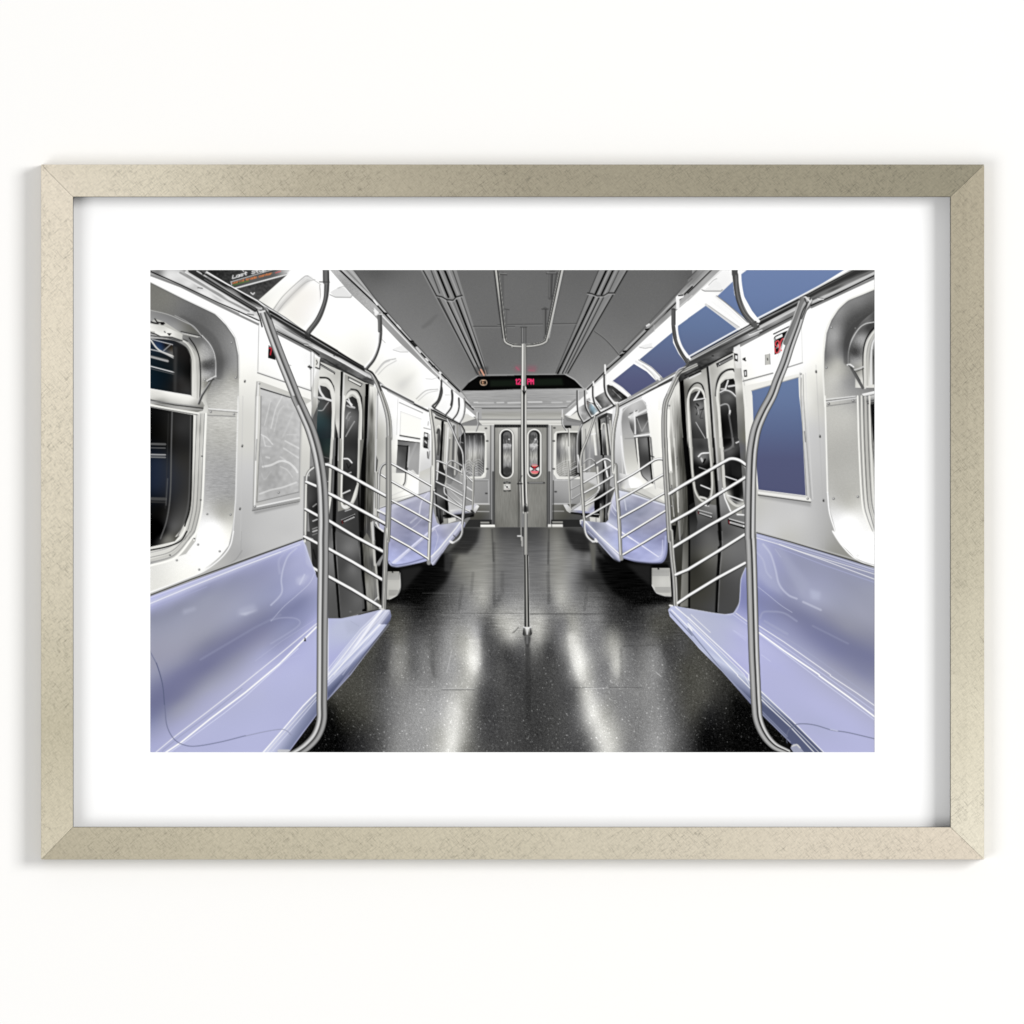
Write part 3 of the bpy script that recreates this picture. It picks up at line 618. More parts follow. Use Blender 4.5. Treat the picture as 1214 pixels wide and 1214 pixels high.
for q, w_, c_, a_ in (("J: 760,520 1214,518 K: 0,517 160,517", .7, 190, .3), ("K: 200,517 690,517", .8, 70, .5), ("J: 760,514 1214,512 K: 0,512 690,512", .7, 50, .35), 
                      ("N: 340,403 960,403", .6, 170, .2), ("N: 620,403 740,403", .7, 200, .35), ("N: 760,403 960,402", .8, 215, .5), ("N: 760,408 960,408", .7, 40, .6), ("O: 460,395 900,395", .9, 60, .45), ("O: 540,400 690,396", .8, 235, .6), ("O: 700,400 850,398", .6, 190, .4),
                      ("J: 640,385 1214,388 K: 0,388 660,382", .6, 150, .35), ("O: 780,135 985,130", 1.0, 40, .25), ("N: 820,170 790,300", .8, 215, .5), ("z: 583.3,628 585,665", 2.0, 45, .35), ("z: 650.5,628 649.5,668", 2.0, 50, .35),
                      ("K: 90,635 130,600", .5, 60, .7), ("O: 990,300 1020,325", 1.0, 210, .6), ("O: 690,240 740,330", .6, 190, .5)):
    ln(q, w_, c_, a=a_, bl=.35)
grain("z: 400,700 860,700 960,892 340,892", 9, .33, .33, 42, bl=9)
dots("z: 380,700 900,700 950,892 330,892", 5200, 10, 46, .6, .9, 5, persp=.8)
dots("z: 420,730 880,730 940,892 350,892", 700, 40, 95, .7, 1.0, 6, persp=.7)
dots("z: 420,700 880,700 940,892 350,892", 2500, -22, -6, .6, .9, 8, persp=.8)
# pole foot reflection
ln("z: 625.3,757 625.3,765", [6, 3.5], 70, a=.8, bl=.6); ln("z: 626,770 626,850", 4, 25, a=.25, bl=1.2)
# ------------------------------------------------------------------ LEFT, MIDDLE WALL AND SECOND DOORWAY
poly("a: 640,560 800,560 B: 375,760 640,900 F: 690,75 705,100 720,120 720,440 690,640 340,760 330,0",
     F("a: 820,620,250 900,700,255 1000,900,255 b: 60,200,250 100,500,250 200,450,"+"252w 430,350,255 450,900,214 430,1050,205 60,700,235w 60,1050,215w 490,700,240 F: 400,300,190w 400,200,205w 350,400,180w 400,620,190w 450,560,200w", p=3))
ln("b: 140,178 415,300", 1.0, 110); ln("b: 150,188 415,308", .8, 225); ln("b: 120,130 105,560", .7, 200); ln("b: 155,285 145,560", .7, 190); ln("b: 155,285 400,375", .7, 205); ln("b: 150,300 390,390", .6, 225)
poly("b: 155,290 395,385 385,600 150,560", "250w", a=.8)
ln("b: 145,572 380,612", 1.5, 60); ln("b: 145,590 380,628", 1.0, 230); poly("b: 118,622 385,655 380,670 118,640", 30)
poly("b: 118,635 385,662 368,1060 300,980 95,1065", F("b: 150,660,110 220,680,120 330,750,155 350,900,160 330,1000,160 300,700,140 290,850,165", p=3))
poly("b: 118,690 232,700 212,1060 190,1090 95,1060", F("b: 150,750,75 200,900,85 130,950,110 140,1030,150 120,800,100"))
ln("b: 238,700 218,960 205,1080", 1.9, 15); ln("b: 120,690 232,700", 1.2, 20); ln("b: 255,710 238,960", 1.2, 205, a=.9); cv("b: 235,960 215,1110 190,1165", 1.2, 60)
ln("b: 340,660 240,900", 2.2, 185, a=.35, bl=.5); ln("b: 395,660 372,1060", .9, 235)
poly("b: 95,1060 215,1060 240,980 370,1065 350,1214 100,1214", F("b: 130,1100,230w 200,1150,245w 300,1100,255w 330,1180,255 150,1190,230w 240,1000,245"))
poly("j: 270,180 405,200 400,400 250,440 110,480 130,180", F("j: 330,300,255w 300,220,250w 380,380,255 200,400,238w 130,400,225w 150,300,225w 150,460,215w 270,420,252w", p=3)); 
poly("j: 410,170 530,120 530,370 405,400", F("j: 450,200,205w 500,300,210 450,380,200 500,150,200w"))
cv("j: 270,180 262,270 245,305", 1.3, 60); cv("j: 285,190 275,280 250,320 190,330", .9, 205)
ln("j: 120,455 330,400", .8, 150, a=.6); ln("j: 110,420 250,360", .7, 190, a=.7)
ln("j: 0,548 110,505 340,425 520,365", 1.1, 45); ln("j: 0,536 110,495 340,415 520,358", .9, 215)
# little notice beside the second doorway
poly("b: 432,530 485,545 478,730 425,720", 60); poly("b: 440,545 475,555 472,590 436,580", 230); ln("b: 430,600 480,615", 1.3, 25); ln("b: 445,640 462,660", 1.6, 220); ln("b: 430,700 475,720", 1.2, 15); ln("b: 425,610 420,700",.8,130)
ln("b: 430,480 510,500", .8, 110); ln("b: 485,405 480,450", .9, 150); ln("b: 475,770 480,840", 1.5, 90); ln("b: 500,760 490,850", 1.0, 120); ln("b: 497,560 490,740", .9, 150)
poly("b: 520,240 560,330 860,440 900,560 930,900 700,1214 520,1214", F("b: 550,350,205w 570,600,190w 600,800,170w 560,1000,170w 700,450,205w 750,550,190w 800,500,190 850,470,150 720,700,180w 760,800,165w 680,1000,160w 760,1000,120 860,900,150 820,700,150", p=3))
poly("b: 640,400 672,395 645,900 625,1214 585,1214 610,900 625,700", 14)
poly("b: 580,450 632,420 620,870 560,870 590,600", F("b: 600,500,190w 610,600,90 590,700,170w 600,800,120")); cv("b: 590,470 610,450 628,490 620,560", 1.4, "225w"); cv("b: 590,540 603,500 615,540 600,800", 2.4, 70)
poly("b: 560,340 730,400 700,410 640,395 560,365", 60); ln("b: 700,440 660,1100", 3.0, "200w"); ln("b: 680,440 655,1000", 1.2, 90)
ln("b: 720,480 700,900", 1.4, 235); ln("b: 740,620 720,900", 1.4, 120); ln("b: 740,600 800,600", 1.0, 235); ln("b: 760,560 745,1000", 1.8, "170w"); ln("b: 790,460 770,1100", 2.4, 90); ln("b: 815,640 800,1040", 1.4, "200w"); ln("b: 830,450 850,1030", 2.0, "150w")
ln("b: 600,880 575,1214", 1.6, 235); poly("b: 640,1214 760,1214 780,960 720,950 660,1000", F("b: 700,1100,130 760,1000,95 740,1160,125"))
poly("b: 545,235 575,250 870,430 850,445 715,390 600,340 540,290", 60); ln("b: 530,275 860,440", 2.2, "215w")
# corner post at the far left (curves down the end wall)
poly("b: 905,540 915,900 860,1020 830,780 850,600", F("b: 890,600,30 880,700,60 900,850,20 860,900,60"))
ln("b: 870,570 860,690", 1.0, 205); ln("b: 870,650 900,660", .7, 190)
# second doorway low part (j): dark doors behind rails
poly("j: 600,60 640,60 690,240 660,300 720,420 700,660 620,710 585,600 570,300", F("j: 620,200,40 650,400,90 620,500,60 680,500,25 640,600,70 600,650,40 650,300,60", p=3))
ln("j: 605,60 590,250", 1.6, 235); ln("j: 575,330 590,620", 1.6, 20); ln("j: 620,560 632,700", 1.2, 15); ln("j: 655,560 665,690", 1.6, 120); poly("j: 670,430 710,440 700,560 740,640 690,660", 10)
poly("j: 700,645 780,640 785,670 700,700", "215w"); poly("j: 655,650 700,645 700,700 660,700", "150w"); ln("j: 700,655 700,700", 1.2, 110)
# far bench on the left
poly("j: 690,310 760,280 860,330 870,560 740,615 715,590 700,440", F("j: 740,330,150 800,430,160 760,520,185 800,560,200 850,400,150 720,450,175", p=3))
poly("j: 725,560 860,550 945,560 1000,505 1025,520 985,590 960,600 860,585 760,615 735,600", F("j: 760,560,215 820,540,220 900,570,190 1000,530,225 960,590,160 800,600,#8a8aa0"))
poly("j: 880,520 1000,500 960,560 880,580", "#c9c9d4"); ln("j: 760,606 860,590 950,578", 1.0, "#70708a"); ln("j: 660,620 760,620 960,600 960,620 800,640", 2.5, 12)
poly("j: 870,600 960,598 900,640 860,660", 40)
cv("j: 665,330 670,385 710,420 850,520", 1.5, 225); cv("j: 672,345 680,385 720,425 850,532", .7, 60); cv("j: 700,330 750,380 850,470", 1.0, 200)
# ------------------------------------------------------------------ SECOND BENCH LEFT
poly("j: 0,548 520,370 560,590 590,690 620,712 680,705 850,675 880,690 870,730 790,830 690,930 570,1120 545,1128 520,1070 440,1095 320,1120 200,1145 130,1140 95,1110 40,900 0,800",
     F("j: 60,560,#c8c8dc 200,500,#a9a9c4 400,450,#a8a8c0 480,450,#b4b4ca 200,650,#9696b4 400,600,#9a9ab6 500,600,#a0a0ba 300,700,#8f8fae 150,750,#9a9aba 450,700,#9090b0 150,900,#9c9cc4 300,900,#8d8fb4 300,820,#8e8fb2 420,800,#a0a0c4 "
       "560,640,#b0b0cc 640,800,#a8a8cc 600,900,#a6a8d4 700,760,#b8b8cc 800,710,#b4b6cc 560,1000,#a8aadc 200,1060,#b2b4e6 350,1040,#aaace0 450,1000,#a4a6d8 130,1000,#a6a8dc 700,880,#b8b8d8", p=3))
grain("j: 100,520 520,370 560,590 860,680 560,1100 130,1130", 3, 2.5, 1.2, 51)
poly("j: 110,510 490,385 510,400 120,560", "#cacade", a=.7, bl=.5)
ln("j: 140,1100 350,920 560,740 610,715", [2.6, 1.6], "#d8d8f4", bl=.2); ln("j: 160,1105 370,925 565,755", .8, 245, a=.8)
cv("j: 500,380 440,460 420,520 410,600", 1.6, "#d4d4e6", a=.8, bl=.3); cv("j: 520,595 440,650 380,710 330,750", .9, "#c6c6d8", a=.7); ln("j: 320,690 380,640", 1.4, "#d0d0e0", a=.5, bl=.5)
poly("j: 600,800 700,740 800,690 760,790 650,850", "#8a8aa6", a=.45, bl=1.6); poly("j: 440,700 500,650 530,690 450,740", "#74748e", a=.5, bl=1.3)
cv("j: 565,740 590,800 600,850 560,1000", .8, "#d8d8ea", a=.6)
# roll front of the second bench
poly("j: 820,680 850,672 882,690 875,730 790,830 700,925 650,1000 575,1115 545,1130 525,1100 530,1040 600,970 700,850 780,760", G("j: 640,890 700,935", (0, "#d2d2ea"), (.4, "#b6b8d4"), (.7, "#c6c6de"), (1, "#8c8ca8")))
ln("j: 530,1040 610,960 700,850 790,740 830,685", 1.3, 240); ln("j: 545,1090 620,1010 700,910 770,830 840,760", 1.0, "#84849c", a=.8); cv("j: 760,820 800,850 830,780", 1.4, 70, a=.6)
cv("j: 100,1085 120,1115 180,1125 320,1100 480,1050", 1.6, "#7c7ea8"); cv("j: 100,1095 130,1135 200,1142 330,1115 500,1070", 1.8, "#b0b2dc"); 
# bracket under
cv("j: 850,690 848,790 820,850 770,890 730,890", 2.2, 215); cv("j: 856,700 854,795 826,857 772,898", .9, 80); ln("j: 725,880 745,895", 2.4, 235)
# dark under the bench
poly("J: 345,215 430,215 480,225 600,205 690,215 710,215 760,140 800,140 770,200 640,240 520,300 510,390 430,440 350,420", 10, bl=.3); poly("J: 775,140 820,140 810,250 775,250", 70, a=.6, bl=.6)
poly("J: 500,235 620,215 640,230 540,350 505,380", 38, a=.8, bl=1.2)
poly("J: 420,250 492,250 500,300 500,350 480,400 440,422 400,428 400,250", F("J: 430,260,150w 470,330,190w 440,380,180w 420,300,180w 480,260,165w")); cv("J: 497,260 500,350 480,395 430,424", 1.0, 235, a=.8)
for y_ in range(262, 300, 6): ln([(380+425/5.278, 630+y_/5.278), (380+492/5.278, 630+y_/5.278)], .5, 110, a=.8)
for y_ in range(368, 400, 6): ln([(380+430/5.278, 630+y_/5.278), (380+484/5.278, 630+y_/5.278)], .5, 110, a=.8)
for x_ in range(428, 490, 7): ln([(380+x_/5.278, 630+262/5.278), (380+x_/5.278, 630+298/5.278)], .5, 215, a=.5)
ln("J: 450,254 453,254", 1.3, 20)
# ------------------------------------------------------------------ FIRST DOORWAY LEFT (a, h, k)
poly("a: 60,180 740,560 a: 700,1214 F: 360,400 330,760 J: 350,480 300,500 130,545 48,545 48,0 A: 1100,560",
     F("a: 300,600,205w 180,500,190w 350,800,190w 430,650,205w 600,650,190w 550,600,200w h: 600,300,50 500,700,70 420,1000,70 700,600,60 k: 300,300,120 450,200,80 500,300,112 500,500,88 450,700,80 420,900,82 550,800,96 270,700,90 280,900,84 560,150,60", p=3))
# pillar right of door leaf
poly("a: 690,590 780,600 770,1214 F: 350,0 335,770 J: 355,480 290,500 265,0 F: 255,890 265,400 a: 690,1214", F("a: 710,700,190w 750,700,225w 740,900,170w 700,1000,130w 720,1180,110w F: 300,100,150w 330,100,130w 320,300,110w 290,300,70w 300,500,75w 330,500,120w 290,700,60w 300,850,70 J: 310,100,100w 300,300,90w 320,400,110w", p=3, sx=.5, sy=2))
grain("a: 690,590 780,600 770,1214 F: 335,770 J: 290,500 265,0 F: 265,400", 10, .4, 5, 61)
ln("a: 790,620 775,1214", 1.2, 90); ln("F: 355,0 335,760", 1.6, 210); ln("F: 300,0 285,880", .7, 190, a=.5)
# black gap
poly("a: 640,560 685,560 672,900 660,1214 630,1214", 8); poly("F: 262,0 298,0 285,400 272,890 J: 290,500 262,500 250,100 F: 245,890 255,500", 10); ln("J: 262,0 280,480", 2.2, 14); ln("F: 235,520 250,890", 2.2, 20)
# leaf 2 (right leaf): light frame top
poly("a: 345,420 640,560 625,1214 F: 240,560 180,700 F: 110,720 110,0 a: 330,1214", F("a: 400,500,165w 430,600,185w 600,650,165w 620,900,110w 600,1100,130w 370,800,175w 400,700,190w 380,1100,180w F: 250,200,155w 240,450,125w 120,300,155w 130,600,140w", p=3))
cv("a: 470,625 540,640 580,700 595,780 605,1214", 1.8, 20); cv("a: 410,720 430,660 480,625 520,632", 1.0, 90)
ln("a: 405,1214 410,800 430,700 480,665 530,690 565,760 585,900 580,1214", 3.6, "222w", sm=True)
ln("F: 150,0 140,340 132,640 150,690", 2.0, "235w", sm=True); ln("F: 235,20 245,100 240,300 232,560 205,660 165,700 140,690", 2.6, "200w", sm=True); ln("F: 222,560 205,640 170,680 150,690", 2.8, "225w", sm=True)
poly("a: 415,800 445,735 480,715 520,730 550,790 565,900 555,1214 405,1214", F("a: 470,760,60 520,850,70 540,1000,60 440,900,90 430,1100,70 500,1100,110 480,950,90"), sm=False)
poly("F: 160,20 200,0 228,20 238,80 235,330 228,550 190,660 150,670 138,600 145,300 150,100", F("F: 180,40,60 200,100,90 170,150,110 215,60,50 200,300,45 160,200,80 190,380,60 160,420,55 190,500,40 160,600,45 180,640,70 215,450,45", p=3))
cv("a: 420,760 450,790 480,830 510,845", 1.8, 225); ln("a: 425,820 450,835 505,845", 1.5, 190); cv("a: 440,740 455,780 480,810", 1.5, 240); cv("a: 410,980 430,930 460,900", .8, 190); cv("a: 405,1190 450,1110 510,1010", .9, 200); cv("a: 440,1000 455,960 470,950", .7, 160)
cv("F: 165,60 190,70 215,72", 1.2, 170); cv("F: 160,250 190,190 215,160", .8, 150, a=.7); ln("F: 175,100 165,200", .7, 170, a=.5)
cv("F: 148,390 175,392 197,415", 1.7, 235); ln("F: 190,430 175,450 165,420", 1.2, 20); ln("F: 160,490 192,475", 1.3, 190); ln("F: 140,608 185,588", 1.5, 235)
# seam
poly("a: 345,410 375,415 355,900 350,1214 310,1214 330,800", 15); ln("F: 108,0 100,400 90,600", 3.0, 35); ln("F: 92,380 85,640 80,897", 2.4, 12); ln("J: 82,0 92,150 120,535", 2.6, 10); ln("a: 385,440 360,1214", 1.2, 235)
ln("F: 120,0 112,400", 1.6, 200); ln("J: 300,0 320,0", .5, 80)
# leaf 1
poly("a: 85,280 345,420 320,1214 F: 60,0 90,0 75,390 40,400 0,360 a: 60,1214", F("a: 120,420,215w 300,450,190w 310,700,215w 290,1000,205w 260,1100,220w F: 80,100,190w 85,250,170w 75,380,200w"))
cv("a: 100,485 190,495 240,560 265,680 270,1214", 1.8, 20)
ln("a: 60,1214 70,620 90,545 150,525 210,560 245,640 260,760 245,1214", 4.4, "225w", sm=True)
poly("a: 75,610 100,580 170,595 215,640 235,740 240,900 230,1214 50,1214", F("a: 150,640,60 200,700,50 160,830,70 200,900,50 140,1000,#2c3a42 100,1150,#222c34 200,1100,#2a3238"))
cv("a: 85,590 100,650 130,700 160,735 230,760", 2.6, 225); ln("a: 75,720 120,725 230,762", 1.6, 225); cv("a: 80,880 130,875 170,820 200,780", .9, 205); ln("a: 85,730 140,740", 1.4, 190)
poly("a: 0,1100 50,1214 230,1214 245,1100", F("a: 120,1150,#222c34"), a=.1)
poly("h: 160,0 330,0 320,320 240,300", F("h: 250,60,#222c30 280,150,#2a3434 260,260,40 300,280,50")); ln("h: 225,215 315,240", .9, 110); ln("h: 345,0 325,300 305,800", 3.0, "205w"); ln("h: 375,0 350,700", 1.8, 110); ln("h: 404,0 385,700 370,1214", 2.6, 10); ln("h: 330,700 300,900", 1.6, "240w")
ln("h: 250,330 300,290", 1.0, 190); ln("h: 270,520 295,515", 1.0, 220); ln("h: 430,0 430,700", 1.4, "120w")
# header band above the doors
poly("a: 0,110 740,520 745,580 640,545 340,400 90,290 0,190", F("a: 100,220,70 200,250,95 330,300,75 500,420,110 600,480,90 700,540,80 350,380,60 650,520,60", p=3)); grain("a: 0,110 740,520 640,545 90,290", 7, 1.5, .8, 66)
ln("a: 30,190 350,385 640,540", 1.6, 40, a=.8)
# door notices
poly("a: 95,310 280,420 275,450 95,360", 25); poly("a: 100,330 262,425 262,442 100,352", "220w", a=.0); ln("a: 105,335 275,425", .9, 205); ln("a: 100,352 255,440", 1.8, "215w"); 
poly("a: 435,470 610,560 585,600 435,520", 30); ln("a: 445,488 600,568", .9, 190); ln("a: 450,508 580,575", 2.0, "235w")
poly("h: 450,970 610,895 615,950 455,1020", 18); ln("h: 455,975 615,905", .7, 235); ln("h: 490,993 605,942", 1.5, 225)
for k in range(7): ln([(360+(492+k*17)/10.117, 520+(998-k*7.6)/10.117), (360+(492+k*17)/10.117, 520+(982-k*7.6)/10.117)], .45, 60)
ln("h: 462,985 470,1015", 1.2, "#7a3030"); ln("h: 500,870 570,845", 1.1, 225); cv("h: 460,800 490,830 530,820", 1.3, 230)
poly("a: 0,170 95,205 85,500 60,620 60,1000 0,900", F("a: 30,300,238w 60,500,225w 30,700,200w 40,900,150w 70,250,240")); ln("a: 95,220 90,380", 2.0, 60); ln("a: 60,285 75,300 60,320", 1.2, 40); ln("a: 45,370 75,382", 1.4, 40)
poly("E: 1105,30 1065,0 A: 1055,560 1105,590 1090,897 E: 1085,260 1050,160", F("A: 1070,650,235 1090,800,200w 1060,850,220 E: 1070,60,110 1070,150,90", p=3))
# lower door leaves (k)
ln("k: 310,60 320,340 370,960", 2.6, 10); ln("k: 330,100 345,400 385,960", 1.1, 130, a=.7); ln("k: 292,60 300,250", 1.2, 125); 
poly("k: 330,80 560,180 600,560 640,870 480,950 385,965", F("k: 400,200,98 450,250,115 520,300,100 430,420,70 500,450,104 560,400,70 480,600,84 450,800,80 560,800,96 420,900,82 600,840,90", p=3), a=.9)
poly("k: 590,200 650,100 700,200 740,560 800,880 660,900", F("k: 640,300,90w 680,300,120w 660,500,100w 690,600,130w 700,800,125w 740,800,90 720,400,90", p=3)); ln("k: 585,100 600,300 640,880", 2.6, 10); ln("k: 745,440 770,780", 2.2, "180w"); ln("k: 700,0 735,430", [2.6, 3.0], "190w"); ln("k: 722,0 750,400", 1.0, 60); 
poly("k: 745,80 850,90 830,300 745,420 740,200", 12); ln("k: 730,795 765,760", 1.2, 230); grain("k: 590,200 700,200 760,880 660,900", 7, .5, 4, 67); ln("k: 480,910 484,910", 2, 130, a=.5)
poly("E: 1015,450 1120,420 1120,897 1000,897 I: 1010,0 1100,0 1100,330 1060,260", F("E: 1040,480,105 1060,560,60 1100,560,50 1040,640,70 1085,700,25 1045,760,62 1085,800,50 1040,880,66 1090,880,70 I: 1030,60,60 1080,100,45 1050,200,40 1090,280,50", c=5))
ln("E: 1062,690 1085,672", 1.1, 190); ln("E: 1062,780 1090,768", 1.3, 205); ln("E: 1060,830 1090,818", .9, 200); ln("E: 1062,846 1090,836", 1.6, 190); ln("E: 1060,858 1088,850", .8, 60); ln("I: 1060,22 1090,10", .9, 150); ln("I: 1065,115 1080,170", 1.6, 25)
# ------------------------------------------------------------------ LEFT NEAR WALL
poly("A: 41,43 330,60 720,240 1060,545 1110,590 1050,790 1055,897 E: 1050,160 1040,500 1005,500 1000,890 980,897 I: 1000,45 41,405",
     F("A: 60,90,255 300,200,255 600,400,255 660,500,255 800,600,255 1000,700,255 630,650,250w 640,850,225w 700,720,240w 1050,650,245 "
       "E: 640,100,215w 640,300,210w 660,450,200 640,700,186 650,200,212w 700,800,188 850,750,196 900,850,194 960,700,200 1000,400,205w 1010,200,225w 600,850,180 I: 700,60,188 600,140,170 580,60,178 900,30,196 300,260,205w 100,330,225w", p=3))
ln("A: 725,375 718,690", .8, 160); ln("A: 718,688 885,745 1050,800", 1.2, 90); ln("A: 715,680 1050,790", .8, 235); ln("A: 1050,545 1050,800", .9, 150)
poly("A: 715,697 1050,810 1050,897 700,897", "242w", a=.7)
ln("E: 625,0 610,897", .7, 195, a=.9); ln("I: 615,0 612,180", .7, 160, a=.8)
# window recess: brushed steel surround
SUR = "A: 41,120 250,225 450,320 520,390 575,470 598,580 600,720 602,897 E: 590,0 575,640 565,780 I: 555,0 535,90 480,160 400,230 330,275 41,380"
poly(SUR, F("A: 60,160,118w 150,230,122w 250,280,112 350,340,100 430,380,108 500,420,122 550,470,138 500,550,118 580,560,150 495,620,98 550,640,140 480,700,120 540,720,165w 580,720,160w 500,820,190w 570,800,195w 450,870,190w "
     "E: 500,60,200w 430,150,195w 560,150,198w 480,250,182w 480,450,165 430,600,172 540,600,160 480,700,170w 480,750,190w 450,800,255 520,860,250w I: 450,100,255 350,180,255 480,60,255 400,60,255 250,230,250w 100,280,228w 60,330,225w 330,250,250w", p=3))
cv("A: 41,118 250,222 450,318 525,390 580,470 602,580 604,720", 1.1, 215, a=.9); cv("A: 41,124 250,230 445,326 515,396 568,476 590,590 592,720", .8, 90, a=.7)
ln("E: 596,0 580,640 568,790 I: 562,10", 1.2, 235); cv("I: 566,0 545,90 490,165 400,235 300,285 41,382", 1.5, 250); cv("I: 560,0 538,88 480,158 395,228", .6, 150, a=.5); cv("I: 620,120 560,190 400,250 200,330 41,392", .9, 120, a=.5)
grain(SUR, 2.4, .5, .5, 71); cv("A: 250,350 400,440 460,520 480,620 476,700", 5.5, 70, a=.32, bl=1.7); grain("A: 420,720 600,720 600,897 E: 575,640 390,700 400,0", 5, 1.5, .4, 72)
ln("E: 405,78 590,92", 1.3, 235); ln("E: 405,86 590,102", .8, 110); ln("E: 405,120 575,126", 1.2, 130); poly("E: 408,88 588,102 575,122 406,114", "190w", a=.6)
for q in ("E: 425,98", "E: 570,112", "E: 402,736", "E: 548,740", "A: 555,500", "A: 580,718", "I: 345,82", "I: 480,124", "I: 352,238", "I: 212,180"): rivet(q, 1.2)
for q in ("A: 638,740", "E: 622,310", "E: 608,702"): ln([tuple(pts(q)[0]-(0,.6)), tuple(pts(q)[0]+(-.3,.9))], 1.8, 60); ln([tuple(pts(q)[0]-(.2,.8)), tuple(pts(q)[0]-(.1,.8))], .8, 240)
# inner window frame
FR = "A: 41,300 160,330 270,370 370,450 425,520 452,600 455,710 430,750 380,897 E: 390,0 410,80 385,150 375,700 340,830 I: 330,60 270,140 41,215"
poly(FR, F("A: 60,330,140 200,350,120 300,420,105w 200,400,150 380,500,120 420,560,150 430,620,110 400,650,90 400,700,170 360,780,190w 400,740,130w 350,600,185w 340,700,200w 320,540,150w 300,480,110 E: 330,200,205w 350,200,170w 375,200,215w 340,500,200w 320,700,190w 300,800,195w I: 280,60,200w 200,130,205w 60,170,215w 60,200,160", p=3))
cv("A: 41,296 160,325 265,372 320,400 370,462", 1.0, 190); cv("A: 200,330 280,372 345,430", 1.0, 185, a=.8)
cv("A: 370,455 425,520 453,600 456,712", 1.1, 225)
poly("A: 375,495 410,540 425,600 400,620 360,600 350,540", 185, a=.4, bl=1.6); poly("A: 365,620 450,600 450,655 370,660", 75, a=.7, bl=1.6)
cv("A: 290,470 330,530 355,610 360,740 355,860", 1.3, 30); cv("A: 200,470 270,500 310,560 325,640 322,800", 2.0, "215w"); cv("A: 280,500 330,570 342,660 340,850", 1.6, "185w"); cv("A: 190,450 280,490", 1.2, 60)
grain("A: 370,480 450,560 450,700 380,840 355,700", 6, .6, .6, 73)
# lights on the ledge and the strips under
for x0_, w_, c_ in ((318,2.0,"235w"),(338,1.0,120),(350,1.6,"200w"),(362,.8,110),(372,1.4,"190w"),(384,.9,120),(395,2.4,"245w")):
    cv("E: %d,110 %d,300 %d,640 %d,760 %d,897" % (x0_, x0_-8, x0_-22, x0_-38, x0_-75), w_, c_)
for d_, w_, c_ in ((0,2.2,"238w"),(14,.9,150),(26,1.8,"215w"),(40,.8,120),(54,1.6,"195w"),(68,.9,130),(84,2.4,"252w")):
    cv("I: %d,0 %d,45 %d,%d 41,%d" % (258+d_*.95, 225+d_*.95, 150+d_*.6, 90+d_*.9, 118+d_*1.15), w_, c_)
for q in ("E: 370,375", "E: 362,648", "I: 322,45", "I: 170,148"): ln([tuple(pts(q)[0]-(.3,0)), tuple(pts(q)[0]+(.3,0))], 1.4, 70)
# upper pane
poly("A: 41,475 110,478 200,490 270,530 295,580 300,650 300,828 41,785", F("A: 100,520,"+"#1c2438 200,560,30 150,700,#0e1620 80,740,#0c1828 230,600,28 240,720,40 280,800,50 200,760,30 90,600,#141c26 270,700,20", p=3))
cv("A: 41,478 120,480 200,492 268,530 296,585 302,650 302,828", 1.2, 25); 
poly("A: 48,480 185,512 190,585 120,555 75,530", F("A: 70,500,#2a3350 110,520,#20305a 170,560,90 150,530,30")); ln("A: 60,480 185,512", 1.1, 225); ln("A: 48,482 100,545 190,585", 1.8, "215w", sm=True); ln("A: 130,550 170,515", 1.0, 200); ln("A: 41,540 120,560 190,595", 1.3, 190, sm=True)
ln("A: 41,585 155,615", 2.6, 165); ln("A: 41,578 155,605", .8, 90); ln("A: 41,645 195,685", 1.3, 225); ln("A: 41,660 195,697", .9, 110); poly("A: 192,520 215,530 210,812 192,805", 60, a=.8, bl=.5)
# latch
poly("A: 41,380 75,350 135,370 240,440 365,462 340,468 240,445 250,480 180,460 110,462 41,430", "190w"); poly("A: 41,380 130,395 250,450 240,483 180,468 110,462 75,455 75,430 41,425", F("A: 60,400,230w 120,410,215w 160,430,235w 220,460,205w 90,440,240w", p=3)); ln("A: 41,368 75,378 95,380", 1.8, 25); ln("A: 75,352 90,372 135,380", 1.4, 30); poly("A: 110,370 135,372 130,390 112,388", 15)
poly("A: 150,440 180,442 165,458", 35); ln("A: 135,430 140,436", 1.2, 60); ln("A: 41,435 75,445 110,462 180,466 245,488", 1.4, 50); ln("A: 41,455 150,468 230,490", 1.8, 90, bl=.2); ln("A: 240,432 365,462", 1.4, 30); ln("A: 240,436 360,464", .7, 225)
# transom
poly("A: 41,785 300,835 340,850 375,870 385,897 E: 385,50 375,90 340,100 41,50", F("A: 100,815,225w 300,850,235w 150,850,205w 60,880,160w E: 100,0,215w 100,40,120w 340,60,150w", p=3))
ln("A: 41,788 300,832", 1.0, 240); ln("E: 41,22 200,55 375,75", 1.5, 60); ln("E: 41,35 200,70 370,85", 1.2, 170); ln("E: 41,52 190,85 345,108", 2.2, "238w"); ln("E: 41,64 340,116", .9, 70); ln("A: 41,862 340,897", 1.0, 150)
ln("A: 440,715 370,830 350,880", 2.6, 70); ln("A: 430,725 362,830 342,878", 1.1, 190); ln("A: 400,738 440,715 455,708", 1.6, 215); ln("A: 410,742 445,728", 1.0, 40); rivet("A: 388,732", 1.2)
